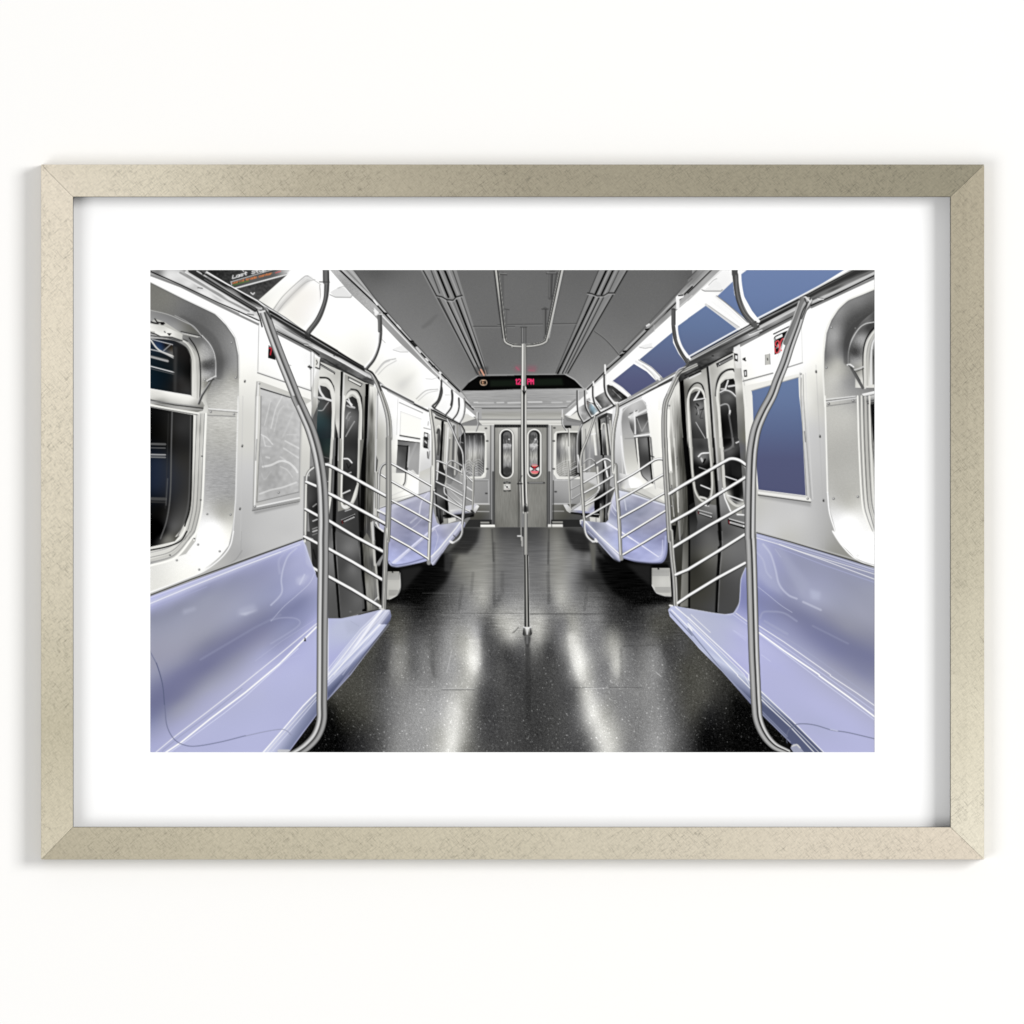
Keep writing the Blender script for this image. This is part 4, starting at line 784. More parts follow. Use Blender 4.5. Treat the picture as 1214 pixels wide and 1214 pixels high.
# lower pane
poly("E: 41,68 190,95 315,118 312,300 300,640 280,760 240,830 200,880 I: 230,25 200,62 41,98", F("E: 100,150,14 70,250,8 150,300,20 230,200,46 220,400,44 260,600,50 220,700,58 180,820,80 90,400,#1e2438 90,500,#20263c 70,560,#1c2238 60,750,6 110,700,14 130,850,20 280,300,34 I: 150,40,110w 200,30,80w 90,60,30 60,80,10", p=3))
for y_, w_, c_ in ((298,2.4,95),(322,1.2,110),(364,1.6,170),(380,1.6,130),(640,3.5,75),(660,2,50)): ln([(178, 470+y_/5.278), (196.5, 470+(y_+2)/5.278)], w_, c_, bl=.3, a=.9)
cv("E: 183,100 178,300 172,600 150,770 110,890", 1.6, 100, a=.9); cv("E: 160,110 152,400 140,700", 1.0, 60, a=.6); cv("E: 300,125 295,400 285,660 250,800 215,880", 1.6, 95, a=.7); cv("E: 310,122 306,400 296,680 262,810", 1.6, 8); cv("I: 275,0 235,60 150,95 41,118", 1.6, 12)
ln("E: 155,515 145,680", 1.2, 120, a=.6); 
# framed map on the wall
poly("E: 735,0 700,0 A: 712,740 730,740 1060,860 E: 1000,60 985,640 975,655 685,712", "200w")
poly("E: 715,0 985,0 1000,30 980,640 685,712 700,200", F("E: 700,100,215w 690,600,190w 800,660,185 950,640,180"))
poly("A: 735,780 950,850 1040,897 E: 990,30 975,600 720,660 735,100", F("A: 780,850,195 E: 780,60,185 900,80,190 950,40,200 850,200,178 760,250,182 950,250,190 800,400,172 900,350,180 800,550,165 900,550,180 950,480,188 760,620,180 740,450,172", p=3))
grain("E: 735,0 985,0 975,600 720,660", 3.5, 1.6, 1.6, 75)
for q, c_, w_, a_ in (("E: 800,200 830,80 860,20 870,0", 235, 1.0, .7), ("E: 820,220 850,100 880,60", 225, .9, .5), ("E: 760,180 790,60 800,30", 232, .8, .7), ("E: 740,240 775,260 810,300", 240, 1.0, .8), ("E: 750,250 765,310", 240, .9, .7), ("E: 765,310 800,315", 235, .9, .7), ("E: 770,380 790,385", 235, 1.4, .6),
                      ("E: 750,440 800,430 860,405 910,415 950,450 965,475", 245, 1.6, .9), ("E: 890,280 975,325", 240, 1.3, .7), ("E: 880,325 972,385", 240, 1.2, .6), ("E: 860,440 900,460 935,505", 225, 1.0, .6), ("E: 730,610 800,585 870,570 960,538", 240, 1.3, .8), ("E: 735,320 760,460", 150, .8, .5), ("E: 940,100 890,220 870,260", 215, 1.4, .4),
                      ("E: 800,40 780,200 790,260", 160, 1.0, .4), ("E: 860,380 890,400", 230, 1.2, .5), ("E: 900,240 960,240", 220, 1.0, .5), ("E: 740,480 760,520 800,470", 210, .8, .5)):
    cv(q, w_*1.4, c_, a=a_*.62, bl=.35)
ln("E: 738,0 735,200 712,660", .9, 110); ln("E: 712,662 975,598", 1.0, 120); ln("E: 985,160 975,600", .9, 150); ln("A: 738,785 920,840", 1.8, 60); ln("A: 738,778 960,850", .7, 235)
ln("A: 712,745 705,897 E: 705,0 695,400 688,700", 1.0, 150); ln("A: 722,750 E: 718,0 706,400 698,690", 1.3, 242); ln("E: 712,270 705,400", 1.0, 90, a=.7); ln("E: 688,706 978,648", 2.0, 150); ln("E: 700,692 978,634", 1.3, 240); ln("E: 685,715 978,658", .9, 70); rivet("E: 700,690", 1.4); rivet("E: 848,602", 1.3); rivet("A: 728,756", 1.0)
poly("E: 690,722 975,662 975,672 700,735", 120, a=.6, bl=.8)
# switch plate and number plate half hidden by the pole
poly("A: 785,515 830,540 828,608 782,595", 25); text("9", "A: 0,0", (0,0), (0,0), .1, 0) if False else None; ln("A: 788,535 800,532 803,545 796,575", 1.3, "#d83040"); ln("A: 786,520 805,528", 1.1, 190)
ln("A: 1035,650 1052,655", 2.0, 40); ln("A: 1040,642 1045,665", 1.0, 60); ln("A: 915,640 925,642", .9, 150); poly("A: 1072,590 1100,600 1095,660 1072,650", "225w"); ln("A: 1085,610 1090,625 1085,635", 1.2, 60); ln("A: 1080,655 1098,662", 1.4, 50)
ln("A: 1070,560 1060,897", 1.0, 170)
# ------------------------------------------------------------------ LEFT HANDRAIL AND CORNICE
poly("n: 0,20 200,20 640,330 680,390 1000,590 A: 1030,440 1214,545 1214,620 1100,590 1050,550 840,440 730,370 600,310 210,135 41,60 41,43",
     F("A: 60,50,140 90,62,120 140,70,205 200,80,225 230,110,210 255,70,190 290,60,60 330,80,50 300,150,205 n: 20,130,50 200,230,60 100,250,190 0,240,205 300,330,200 500,400,70 560,500,190 400,400,200 A: 300,130,225 500,220,195 600,270,210 900,430,130 1000,490,140 850,400,200 1100,500,120 1150,560,90", p=3.4))
for q, w_, c_ in (("n: -180,42 0,150 300,330 620,530 680,560", 3.6, 205), ("n: -200,55 0,175 300,350 600,530", 1.6, 225), ("n: -260,60 0,205 300,390 560,520", 2.4, 150), ("n: -290,70 0,235 260,390 560,560", 2.2, 225), ("A: 41,75 240,150 480,270 720,385", 2.6, 135), ("A: 41,52 240,140 470,250 600,305", 1.3, 18), ("A: 600,305 725,362", 1.3, 25), ("A: 41,62 300,180 600,318", 1.0, 120),
                  ("n: -140,36 0,120 300,300 640,505", 5.0, 48), ("n: 30,140 330,315 640,500", 1.0, 110), ("n: -60,40 40,100 300,262 660,480 740,500", 1.6, 205), ("n: 60,115 320,270 640,470", .9, 110)):
    ln(q, w_, c_)
poly("n: 80,20 300,20 1040,20 1020,85 670,395 600,350 100,60", F("n: 200,60,40 300,100,50 400,60,55 600,200,62 800,100,60 700,300,66 650,360,80 900,120,70", p=3)); grain("n: 80,20 1040,20 670,395 100,60", 5, .8, .8, 81)
poly("n: 345,175 880,20 1045,20 1030,68 420,250 350,200", 60); poly("n: 345,168 400,150 960,22 1040,20 1030,65 430,245 350,205", F("n: 400,200,70 600,160,90 900,60,110 1000,40,190"))
ln("n: 345,170 600,95 850,22", .9, 240); ln("n: 400,245 700,165 1020,80 1050,30", 1.6, 235); ln("n: 350,175 355,205", 1.0, 230)
text("Last", "n: 372,92", (.98,-.27), (-.12,.62), 1.25, 245, adv=4.6)
text("Stop", "n: 600,38", (.98,-.24), (-.08,.60), 1.25, 245, adv=4.6)
text("world trade center", "n: 366,172", (.62,-.152), (-.03,.34), .8, "#e2824a", adv=4.4); ln("n: 375,208 470,180 560,158", 1.5, "#5a7a3a", a=.8); ln("n: 880,62 940,42", 1.0, "#e06060"); ln("n: 480,25 500,45", 1.2, 240)
poly("n: 0,20 65,20 20,95 0,80", 70); ln("n: 20,95 70,22", 1.0, 190); ln("n: 0,60 30,75", 1.4, 25)
ln("n: 585,300 610,320 628,300", 1.3, 230); ln("n: 545,325 600,360", .9, 110)
ln("n: 60,52 300,195 670,400 740,455 960,590 A: 1025,440 1214,548", 1.4, 252); ln("n: 70,78 330,228 730,470", 1.2, 12); ln("n: 740,470 900,560 960,600", 1.1, 15); ln("n: 50,60 100,90 330,215", 1.0, 252)
# rail right of the joint
ln("A: 775,295 1025,440 1214,552 B: 60,525 280,665", [2.4, 2.4], 30); ln("a: 0,12 300,175 620,355 650,362", 1.2, 20); ln("A: 780,312 1025,452 1214,565", 1.0, 185)
poly("A: 775,318 1020,462 1214,582 B: 150,635 a: 700,470 620,420 300,235 0,60 A: 1000,470 790,330", 40)
ln("a: 0,30 320,205 640,385", 1.0, 120); ln("a: 0,48 320,222 640,400", 3.0, 38); ln("A: 800,330 1010,455 1200,570", 3.0, 42); ln("A: 810,345 1010,468", 1.0, 90)
ln("A: 800,372 1000,490 1214,602 a: 700,480", 2.0, 225); ln("a: 0,95 350,275 690,470", 2.6, 205); ln("a: 0,112 350,292 650,468", 1.0, 245); ln("a: 20,150 350,330", 1.0, 90)
ln("A: 830,395 1000,485 1100,540", 1.6, 200); ln("A: 838,428 1060,545 1100,575", 1.6, 35); ln("A: 835,440 1050,552", 2.4, 120); ln("A: 820,410 1060,520", 2.6, 190); ln("A: 835,418 1055,532", .8, 120)
for q in ("A: 345,158 370,162", "A: 655,322 690,328", "A: 1010,508 1030,512"): ln(q, 1.6, 90); ln([tuple(p_+(0,.8)) for p_ in pts(q)], .9, 250)
rivet("A: 1195,580", .8, 60, 120)
# header underside end, then rail continues far: a right part -> F
poly("a: 830,575 1214,770 1214,790 850,605", 40); ln("a: 830,565 1214,765 b: 0,15 300,175 480,270", 1.2, 245); ln("a: 840,590 1214,785 b: 0,30 300,190 480,278", 2.4, 45); ln("a: 850,612 1214,800 b: 0,48 290,205 470,292", 1.0, 215); ln("a: 840,582 1214,775 b: 0,22 480,272", .8, 130)
ln("b: 530,268 860,432", 1.8, 25); ln("b: 540,255 870,425", .9, 225); ln("b: 540,290 840,440", 1.2, 90)
# ------------------------------------------------------------------ LEFT STRAPHANGS
for q, w_ in (("B: 740,720 756,740 752,800 735,860 700,897 F: 710,70", 2.2), ("b: 645,0 648,60 620,150 560,240", 1.9), ("b: 765,30 775,100 760,230 690,330", 1.8), ("b: 850,130 852,230 830,310 780,378", 1.7), ("b: 915,130 922,230 905,340 862,425", 1.6)):
    cv(q, w_, 60)
ln("B: 748,700 750,730", 2.0, 235)
cv("B: 820,800 822,850 815,890", 1.6, 55); cv("B: 865,845 866,890", 1.4, 60); cv("B: 905,865 940,897", 1.4, 60)
cv("b: 915,130 918,230 900,340 868,415", .8, 205); cv("b: 1075,290 1070,370 1080,430 1050,520", 1.3, 190); cv("b: 1083,300 1078,370 1088,430 1060,520", .7, 70); ln("b: 1066,300 1068,360", .8, 235)
cv("B: 370,330 375,440 365,520 335,600 285,665", [5.0, 4.6, 4.2, 4.0, 4.0], 85); cv("B: 366,440 356,520 328,592 280,650", 2.6, 250); cv("B: 375,340 379,450 368,530 340,606 292,668", 1.2, 45); ln("B: 372,325 372,425", 4.6, 90); ln("B: 366,330 366,425", .8, 150); ln("B: 380,330 381,425", 1.0, 40); cv("B: 370,440 362,520 332,597 284,660", 1.0, 130)
ln("B: 345,320 385,322", 1.4, 230)
cv("A: 1145,43 1148,150 1135,240 1095,350 1030,440", [6.4, 6.0, 5.6, 5.4, 5.2], 82); cv("A: 1125,120 1118,230 1075,330 1010,410", 3.6, 252); cv("A: 1136,125 1128,235 1086,340 1022,425", .8, 50); cv("A: 1160,60 1160,160 1148,245 1108,355 1042,445", 1.2, 40); ln("A: 1142,43 1142,120", 6.6, 105); ln("A: 1128,43 1130,120", 1.2, 60); ln("A: 1158,43 1158,125", 1.3, 45); ln("A: 1105,120 1165,122", 1.2, 70); cv("A: 1147,130 1136,235 1095,340 1032,432", 1.2, 130)
ln("A: 1018,440 1040,462", 3.0, 60)
# ------------------------------------------------------------------ FAR RAILS LEFT
for q in ("j: 565,150 700,215 860,300 955,365", "j: 560,262 700,330 860,420 950,470", "j: 560,385 700,460 860,545 940,580", "j: 560,500 700,585 850,662", "j: 860,105 870,115"):
    ln(q, 1.9, 60); p_ = pts(q); ln(p_-(0, .35), 1.4, 238)
cv("j: 570,75 585,60 620,65 700,100 860,185 960,275", 2.0, 60); cv("j: 570,72 585,57 620,62 700,97 860,182 960,272", 1.4, 235)
cv("j: 685,200 690,110 720,65 760,60 850,110", 1.9, 90); cv("j: 683,200 688,108 718,62 760,57 850,106", 1.2, 225); cv("j: 685,200 680,300 690,330", 1.2, "200w")
cv("h: 1050,290 915,300 915,420", .1, 60) if False else None
ln("j: 700,215 860,255", .1, 200); ln("j: 690,290 850,385", 1.0, 190); ln("j: 870,150 960,190", .9, 200); ln("j: 890,330 960,372", .9, 210)
ln("j: 965,100 965,250 955,570", 2.0, "150w"); ln("j: 960,100 958,570", .8, "225w"); ln("j: 972,120 968,400 960,570", .6, 60)
ln("j: 945,570 965,590", 2.6, 50)
# pole at second rail
tube("b: 715,385 760,470 830,640 890,760 905,900 905,1214", 2.6, THIN); tube("j: 865,120 880,260 870,450 852,700", 3.4, THIN)
cv("b: 862,435 900,490 915,560 920,900", 2.4, 45); cv("b: 868,450 905,520 925,620 928,1100", .9, 205)
tube("b: 505,250 515,330 545,560 555,900 545,1214 j: 545,120 540,400 520,700 505,1090", [3.6, 3.8, 4.2, 4.4, 4.4, 4.4, 4.4, 4.2, 4.0], [(-1,90),(-.5,"215w"),(-.1,"235w"),(.2,"170w"),(.5,130),(1,50)])
ln("j: 505,1095 507,1105", 4.6, 140); ln("b: 495,230 520,240", 2.4, 240)
# ------------------------------------------------------------------ SECOND RAIL SET (between poles)
R2 = ["h: 1055,285 1214,360 j: 300,190 525,310", "h: 1055,500 1214,590 j: 300,370 520,485", "h: 1050,725 1214,820 j: 300,550 520,670", "h: 1045,940 1214,1040 j: 300,735 500,855", "h: 1035,1165 k: 1010,180 1214,290 j: 300,920 480,1045"]
for q in ("j: 125,85 300,180 525,310", "j: 120,265 300,365 522,490", "j: 118,460 300,555 515,675", "j: 115,640 300,745 500,860", "j: 110,830 300,935 490,1055"):
    tube(q, 2.9, BARS, sm=False)
for q in ("j: 5,190 75,235", "j: 0,570 60,610", "j: 0,680 65,720", "j: 0,955 55,995", "j: 0,385 70,420"): tube(q, 2.6, BARS, sm=False)
cv("h: 1000,290 950,320 920,370 912,430", 2.6, 60); cv("h: 998,286 946,316 916,368 908,425", 1.4, 215); ln("h: 912,430 905,700 900,860", 1.6, 120); ln("h: 903,430 893,860", 1.2, 230); ln("h: 868,410 872,900", 3.4, "200w"); ln("h: 885,410 885,930", 1.0, 70); ln("h: 856,410 862,830", .9, 90)
cv("h: 870,1010 890,1060 930,1095 985,1125", 2.2, 230); cv("h: 865,1025 888,1072 930,1108", .9, 60); poly("h: 850,1040 880,1070 980,1140 980,1214 860,1214", 12)
ln("h: 830,1000 840,1214", 2.0, 200); cv("h: 890,860 985,905", 2.2, 235); ln("h: 890,880 985,925", 1.2, 40); poly("h: 905,880 990,925 990,1000 910,960", "#9a9ab0", a=.7)
# ------------------------------------------------------------------ FIRST RAIL SET LEFT
for q in ("h: 285,650 500,760 990,1025", "h: 300,985 k: 540,148 825,300", "k: 255,265 500,400 818,590", "k: 255,550 500,685 805,870"):
    tube(q, 4.6, BAR, sm=False)
tube("h: 245,315 300,320 360,350 600,475 990,690", 4.6, BAR)
tube("h: 120,350 70,390 40,450 35,530", 3.0, [(-1,60),(-.4,"200w"),(.3,235),(1,70)]); ln("h: 35,530 25,1214 k: 12,190", 2.6, "225w"); ln("h: 48,560 38,1214 k: 30,180", 1.2, 60)
for q in ("h: 40,525 170,580", "h: 30,850 175,930", "h: 15,1180 100,1214", "k: 15,145 150,215", "k: 95,460 150,495"): tube(q, 4.2, BAR, sm=False)
poly("h: 60,600 130,620 110,1000 45,1060", 90, a=.0)
# pole at the end of first bench
tube("a: 650,400 720,440 800,600 880,820 920,1000 930,1214", [3.2, 4.0, 5.0, 6.2, 6.6, 6.8], [(-1,80),(-.6,170),(-.2,"205w"),(.1,90),(.4,"150w"),(.75,"190w"),(1,60)])
tube("h: 1020,0 1020,400 1020,800 1005,1214 k: 855,60 840,400 825,880", [6.4, 6.6, 6.8, 6.6, 6.4, 6.2, 5.6], [(-1,70),(-.7,130),(-.3,"150w"),(-.05,"215w"),(.15,100),(.5,"165w"),(.8,120),(1,45)])
cv("a: 650,385 720,420 760,480", 1.0, 25); cv("a: 670,395 740,450 790,530 830,640", 1.4, 35)
# ------------------------------------------------------------------ FIRST BENCH LEFT
BN = "I: 41,408 1000,52 1020,90 1045,180 1075,245 1090,300 k: 130,560 250,560 J: 48,543 130,543 250,520 380,487 435,492 443,530 430,570 320,720 190,895 N: 45,472 M: 1085,565 910,801 41,801"
poly(BN, F("s: 0,450,165/168/204 0,485,142/145/170 0,560,148/151/171 0,660,154/155/174 0,740,151/152/172 0,800,147/149/173 0,860,128/131/160 0,940,112/115/148 0,1020,118/122/156 0,1080,140/144/178 0,1130,155/158/192 0,1180,165/168/205 "
     "150,380,170/173/208 150,430,142/145/168 150,500,149/152/172 150,600,156/158/176 150,680,152/153/172 150,740,140/142/165 150,790,122/124/155 150,860,116/118/150 150,920,122/124/153 150,970,145/147/168 150,1020,157/159/184 150,1060,164/166/198 150,1180,176/179/213 "
     "300,300,168/171/206 300,340,145/148/175 300,400,150/153/173 300,500,154/156/175 300,580,150/152/170 300,640,130/132/155 300,690,121/123/152 300,760,116/118/149 300,820,136/138/161 300,870,155/157/178 300,920,164/166/194 300,1080,178/181/215 "
     "450,245,166/169/204 450,285,146/149/177 450,340,146/149/173 450,430,156/159/181 450,500,152/155/178 450,560,134/136/161 450,600,121/123/152 450,660,123/125/155 450,720,141/143/166 450,780,158/160/185 450,1000,176/179/212 "
     "600,185,164/167/202 600,230,149/152/184 600,300,148/151/180 600,400,150/154/182 600,470,135/138/165 600,520,123/126/156 600,580,131/133/162 600,640,150/152/180 600,680,160/163/195 600,900,178/181/214 600,780,180/182/216 "
     "I: 850,130,166/169/206 850,200,154/157/190 900,180,158/161/194 960,110,172/175/212 1000,90,176/179/214 850,330,150/154/186 950,200,166/169/202 1040,170,170/173/207 1000,300,166/169/202 900,400,152/156/190 1000,420,132/136/170 940,480,124/128/162 1060,420,144/148/182 1060,350,160/163/196 880,600,140/144/176 920,570,138/142/176 1060,500,150/154/190 1075,540,164/167/206 980,590,144/148/182 1000,610,160/163/200 "
     "M: 850,130,150/153/186 800,400,178/181/216 950,300,180/183/219 1020,150,176/179/217 900,500,176/179/214 700,650,179/182/217 400,760,176/179/214 1060,330,178/181/216 J: 100,600,184/189/214 200,600,182/186/212 150,700,178/182/214 60,800,172/175/215 300,540,178/181/206 180,650,182/187/212 250,560,180/184/210", sx=2.2, rot=-33, c=6))
poly("I: 600,485 690,455 720,490 640,520 590,530", "#c0c2dc", a=.4, bl=2.0); poly("I: 600,515 720,488 640,525", "#d4d6ea", a=.5, bl=.7); poly("I: 250,490 330,470 330,490 250,520", "#b4b6d0", a=.5, bl=1.3)
poly("I: 41,425 1000,60 1008,80 41,470", "#c9cbe6", a=.4, bl=.8)
ln("I: 41,400 300,300 700,155 1000,48", 1.5, 62); ln("I: 41,390 300,290 700,145 990,42", 1.0, 190); ln("I: 41,415 1000,58", 1.0, "#d8d8ee"); ln("I: 41,452 300,345 600,225 860,128", 1.0, 250); ln("I: 860,128 980,80", 1.0, "#dcdcf4"); ln("I: 41,440 700,175", .8, "#c4c6e0"); ln("I: 60,480 400,345", .8, "#a4a6d0")
cv("I: 960,105 910,150 880,220 865,300 870,370 850,410 800,460", 1.3, "#c6c8e4", a=.6, bl=.5); cv("I: 900,120 850,180 855,260", 1.4, "#b8bada", a=.3, bl=.8); cv("I: 1072,265 1040,325 960,400 880,470 800,560", .9, "#d0d2ea", a=.6, bl=.25)
cv("I: 800,555 860,540 940,540 980,560 970,590 900,640 800,700", 1.2, "#b4b6d8", a=.4, bl=.5); ln("I: 360,800 700,600 860,520", 1.4, "#9698bc", a=.35, bl=.7); poly("I: 960,290 1040,270 1000,330 960,330", "#c8cae6", a=.5, bl=1.3); ln("I: 980,330 1010,270", 1.2, "#d6d8f0", a=.5, bl=.6)
cv("I: 1000,52 1045,180 1078,258", 1.0, "#d4d6ec"); poly("I: 1010,70 1045,165 1060,240 1020,200", "#bec0e0", a=.5, bl=.8)
ln("M: 78,801 200,700 400,548 600,392 850,190 1085,-5", 1.0, 248); ln("M: 140,801 240,735 420,590 640,425 850,250 970,130 1085,15", 1.7, 252); ln("M: 165,801 260,735 500,560 640,450 970,150", 1.0, "#d6d8f6", a=.9, bl=.3)
ln("M: 120,790 230,700 420,560 620,400", 1.2, "#9598ba", a=.6, bl=.3)
ln("I: 700,810 860,690 985,610 1085,545", .8, "#c4c6e4", a=.4, bl=.2); 
ln("M: 700,300 980,190", .8, "#c4c6e8", a=.3)
# roll front edge
RO = "J: 380,487 435,490 443,525 435,560 320,715 185,895 N: 45,470 45,330 J: 45,880 150,740 260,610 360,500"
poly("M: 740,801 820,720 960,570 1085,410 1085,560 1000,670 905,801", G("M: 870,640 1000,720", (0, "#c8caea"), (.25, "#b6b8dc"), (.6, "#8488ae"), (.85, "#6c7096"), (1, "#8a8eb4")))
poly(RO, G("J: 210,670 300,735", (0, "#c6c8e8"), (.15, "#c0c2e2"), (.3, "#f4f4ff"), (.42, "#b4b6d6"), (.6, "#d0d2ea"), (.75, "#8c8eae"), (1, "#5c5f88")))
poly("N: 45,330 120,235 300,60 350,0 420,0 150,330 45,470", G("N: 150,180 225,260", (0, "#c0c4e6"), (.2, "#d8daf4"), (.4, "#b0b4da"), (.55, "#c8cae8"), (.75, "#7c80a8"), (1, "#54587e")))
ln("J: 50,895 150,770 260,625 385,495", 1.1, 250, a=.9); ln("J: 85,895 200,745 300,620 410,495", .8, 245, a=.8); ln("J: 140,895 245,750 335,630 428,510", 1.0, "#dcdcf0", a=.6); ln("J: 180,895 320,715 435,560", .9, 70); ln("J: 40,870 140,745 250,612 365,500", .9, "#e0e2f6")
ln("N: 45,345 160,225 330,45 372,0", 1.2, 250); ln("N: 45,385 200,230 400,0", .8, "#d4d6ee"); ln("N: 45,468 190,305 430,0", 1.0, "#a0a2c0", a=.7)
ln("M: 750,801 880,650 1000,510 1085,425", 1.3, 252); ln("M: 772,801 900,655 1085,452", .7, 235); ln("M: 800,801 920,665 1085,470", .9, "#d6d8f0"); 
ln("J: 48,543 48,895 N: 47,330", 1.0, 245)
cv("M: 41,160 95,270 125,390 138,520 150,630 190,710 250,750 330,760 480,735 640,695", 1.1, "#6c6f94"); cv("M: 640,697 760,670 860,655 900,665 925,690", .9, "#8c8eae"); cv("M: 85,240 122,370 135,500", .8, "#50547c")
poly("M: 1005,105 1013,85 1020,105", 20); ln("M: 1013,85 1013,98", 1.0, 20)
cv("J: 190,560 240,590", .8, "#9a9cba", a=.5); poly("J: 150,560 260,560 240,620 170,640", "#a6aac4", a=.3, bl=1.5)
ln("J: 372,478 395,488", 2.2, 210); ln("M: 905,801 1000,672 1085,565", 1.0, "#9a9cc0", a=.6)
ln("M: 850,790 910,790", 3.0, 200, a=.8, bl=.5)
# big pole left
tube("A: 758,305 800,430 860,590 920,740 975,880 E: 955,0 1010,120 1055,230 1095,380 1120,560 1128,760 1126,897 I: 1126,200 1121,600 M: 1120,200 1118,480 1116,600 1085,690 1030,755 965,801 900,830",
     [11.5, 11.8, 12, 12, 12, 12.2, 12.6, 13, 13.2, 13.4, 13.4, 13.4, 13.2, 13, 12.8, 12.6, 12.6, 12.4, 12, 11, 10], POLE)
poly("A: 715,310 770,292 800,340 745,365", 0, a=0)
ln("A: 712,312 745,305 775,300", 2.4, 225); ln("A: 715,305 730,340 745,400", 1.6, 40); ln("A: 770,300 800,350", 2.0, 60); ln("A: 735,298 765,290", 1.5, 90)
# ------------------------------------------------------------------ RIGHT, MIDDLE WALL AND FAR DOORWAY
poly("d: 500,620 700,480 900,400 1214,270 f: 0,500 150,420 z: 800,450 800,625 706,622 692,600 690,560",
     F("d: 1000,420,235 1180,320,250 950,600,225 960,900,215 900,750,200 1150,450,235 f: 40,500,255 60,700,252w 30,900,240w G: 800,80,190 1000,100,245w 980,300,232w 1000,450,235w 780,500,205w 900,560,215w 800,600,190", p=3))
poly("d: 510,640 640,560 800,500 880,520 880,1214 500,1214", F("d: 560,680,200w 540,900,150 600,800,200w 640,900,165 660,700,"+"210w 700,800,160w 800,600,110 830,900,150w 780,1100,100 600,1100,140 700,1150,130w 850,700,170w", p=3))
ln("d: 520,650 530,1214", 1.6, "190w"); ln("d: 545,700 560,1214", 1.0, 120); ln("d: 600,720 590,1200", 2.2, 165); ln("d: 640,700 690,1214", 2.4, "232w"); ln("d: 665,620 720,1214", 1.2, 110); ln("d: 620,760 660,750", 1.8, 235)
poly("d: 690,570 720,560 745,800 775,1214 735,1214 720,900 700,700", 12); ln("d: 745,720 770,1080", 2.0, 235); poly("d: 735,620 780,600 800,900 830,1214 780,1214 750,900", F("d: 770,700,160 780,900,60 800,1100,70 760,620,90")); cv("d: 735,700 745,640 775,635 785,700 820,1100", 1.6, "215w"); ln("d: 790,560 850,1060", 1.4, 50); ln("d: 815,640 860,1050", 1.2, 235); ln("d: 840,600 870,1000", 2.0, "190w")
poly("d: 690,560 800,500 810,540 700,590", 45); rivet("d: 835,570", 1.0); rivet("d: 812,545", 1.0)
poly("d: 460,760 495,700 500,900 490,1214 440,1200 440,900", F("d: 470,800,60 480,900,20 470,1100,40 450,900,90")); 
# low dark doors, far right bench
poly("i: 380,0 560,0 600,330 560,440 520,600 530,690 440,690 430,600 380,560 420,350", F("i: 430,60,120 450,300,130 460,500,60 500,400,30 520,200,60 560,120,100 480,600,110w 510,600,60 400,500,20 540,400,70", p=3))
ln("i: 475,0 490,600 485,680", 1.8, 10); ln("i: 490,60 520,220", 2.0, 238); ln("i: 415,120 430,330", 2.0, "215w"); ln("i: 450,500 455,690", 1.4, 130); ln("i: 520,300 500,640", 1.2, 120)
poly("i: 380,420 430,400 440,600 385,600", 10); poly("i: 335,625 440,615 445,680 340,680", "205w"); ln("i: 400,620 402,680", 1.0, 120)
poly("i: 255,240 330,270 420,310 420,380 385,440 380,560 330,590 160,570 150,560 240,500", F("i: 300,300,165w 380,330,140w 300,400,150w 380,440,160w 250,530,215 350,500,185 300,560,200 360,560,#8a8ab0", p=3))
poly("i: 65,505 110,505 160,560 240,565 330,580 385,540 385,575 330,600 250,600 150,585 130,590 100,570", F("i: 90,520,210 140,570,175 250,580,#8c8cb0 350,570,#a8a8c8")); ln("i: 150,590 240,600 330,602", 2.0, 15)
cv("i: 300,480 370,430 420,370 435,330 420,300", 1.4, 225); cv("i: 250,255 330,275 400,310", 1.0, 190); poly("i: 250,600 440,610 430,640 250,620", 15)
# ------------------------------------------------------------------ SECOND BENCH RIGHT + WALL ABOVE
poly("d: 870,400 1040,360 1214,290 G: 1000,0 1050,60 1050,660 770,600 700,560", F("G: 960,50,250 1000,150,248w 1000,400,238w 960,560,225w 790,480,170 800,550,170 870,600,200w 780,300,215", p=3))
poly("G: 780,80 800,65 900,20 925,40 950,230 960,500 970,560 850,600 820,560 800,480 770,160", F("G: 800,120,150 850,80,190 820,200,165 810,350,190w 830,480,225w 850,560,255 900,560,250w 950,560,245w 900,100,160", p=3))
cv("G: 780,480 770,160 800,75 890,22 930,60", 1.2, 215); ln("G: 795,265 855,262", .8, 130); cv("G: 770,250 780,350 800,470 820,540 860,590", 1.5, 245, a=.8)
poly("G: 815,130 850,100 880,85 850,240 830,200", F("G: 840,130,215 850,200,110 830,180,90")); ln("G: 820,130 870,115 930,85", 2.4, 225); ln("G: 825,110 870,90", 1.0, 70); ln("G: 830,140 855,90", 1.4, 210)
poly("G: 855,130 935,105 945,225 860,240", F("G: 880,150,90 900,200,130 930,150,80 870,220,90")); ln("G: 870,140 900,220 940,150", .9, 180); ln("G: 855,100 860,240", 1.6, 235)
poly("G: 850,240 945,232 955,480 960,540 915,530 890,500 870,400", F("G: 900,300,100 930,400,60 920,500,150 890,300,90 910,530,190")); ln("G: 855,250 950,238", 2.2, 238); ln("G: 862,262 950,255", .8, 60); cv("G: 868,265 880,400 890,490 930,540", 2.2, "235w"); cv("G: 876,268 888,400 898,485 935,528", .8, 40); ln("G: 940,260 965,540", 2.0, 15); ln("G: 955,260 980,545", 1.8, 110); ln("G: 945,370 975,380", 1.2, 30)
poly("i: 640,180 730,200 740,300 780,370 700,350 650,330", F("i: 680,220,210 720,260,215 680,320,215w 760,360,215w 650,300,150")); poly("i: 720,190 860,250 900,330 830,380 760,340", 252, a=.9, bl=.5)
poly("i: 700,340 870,330 1110,480 1110,500 900,430", "205w"); ln("i: 780,360 960,440 1110,500", 1.0, 110, a=.8)
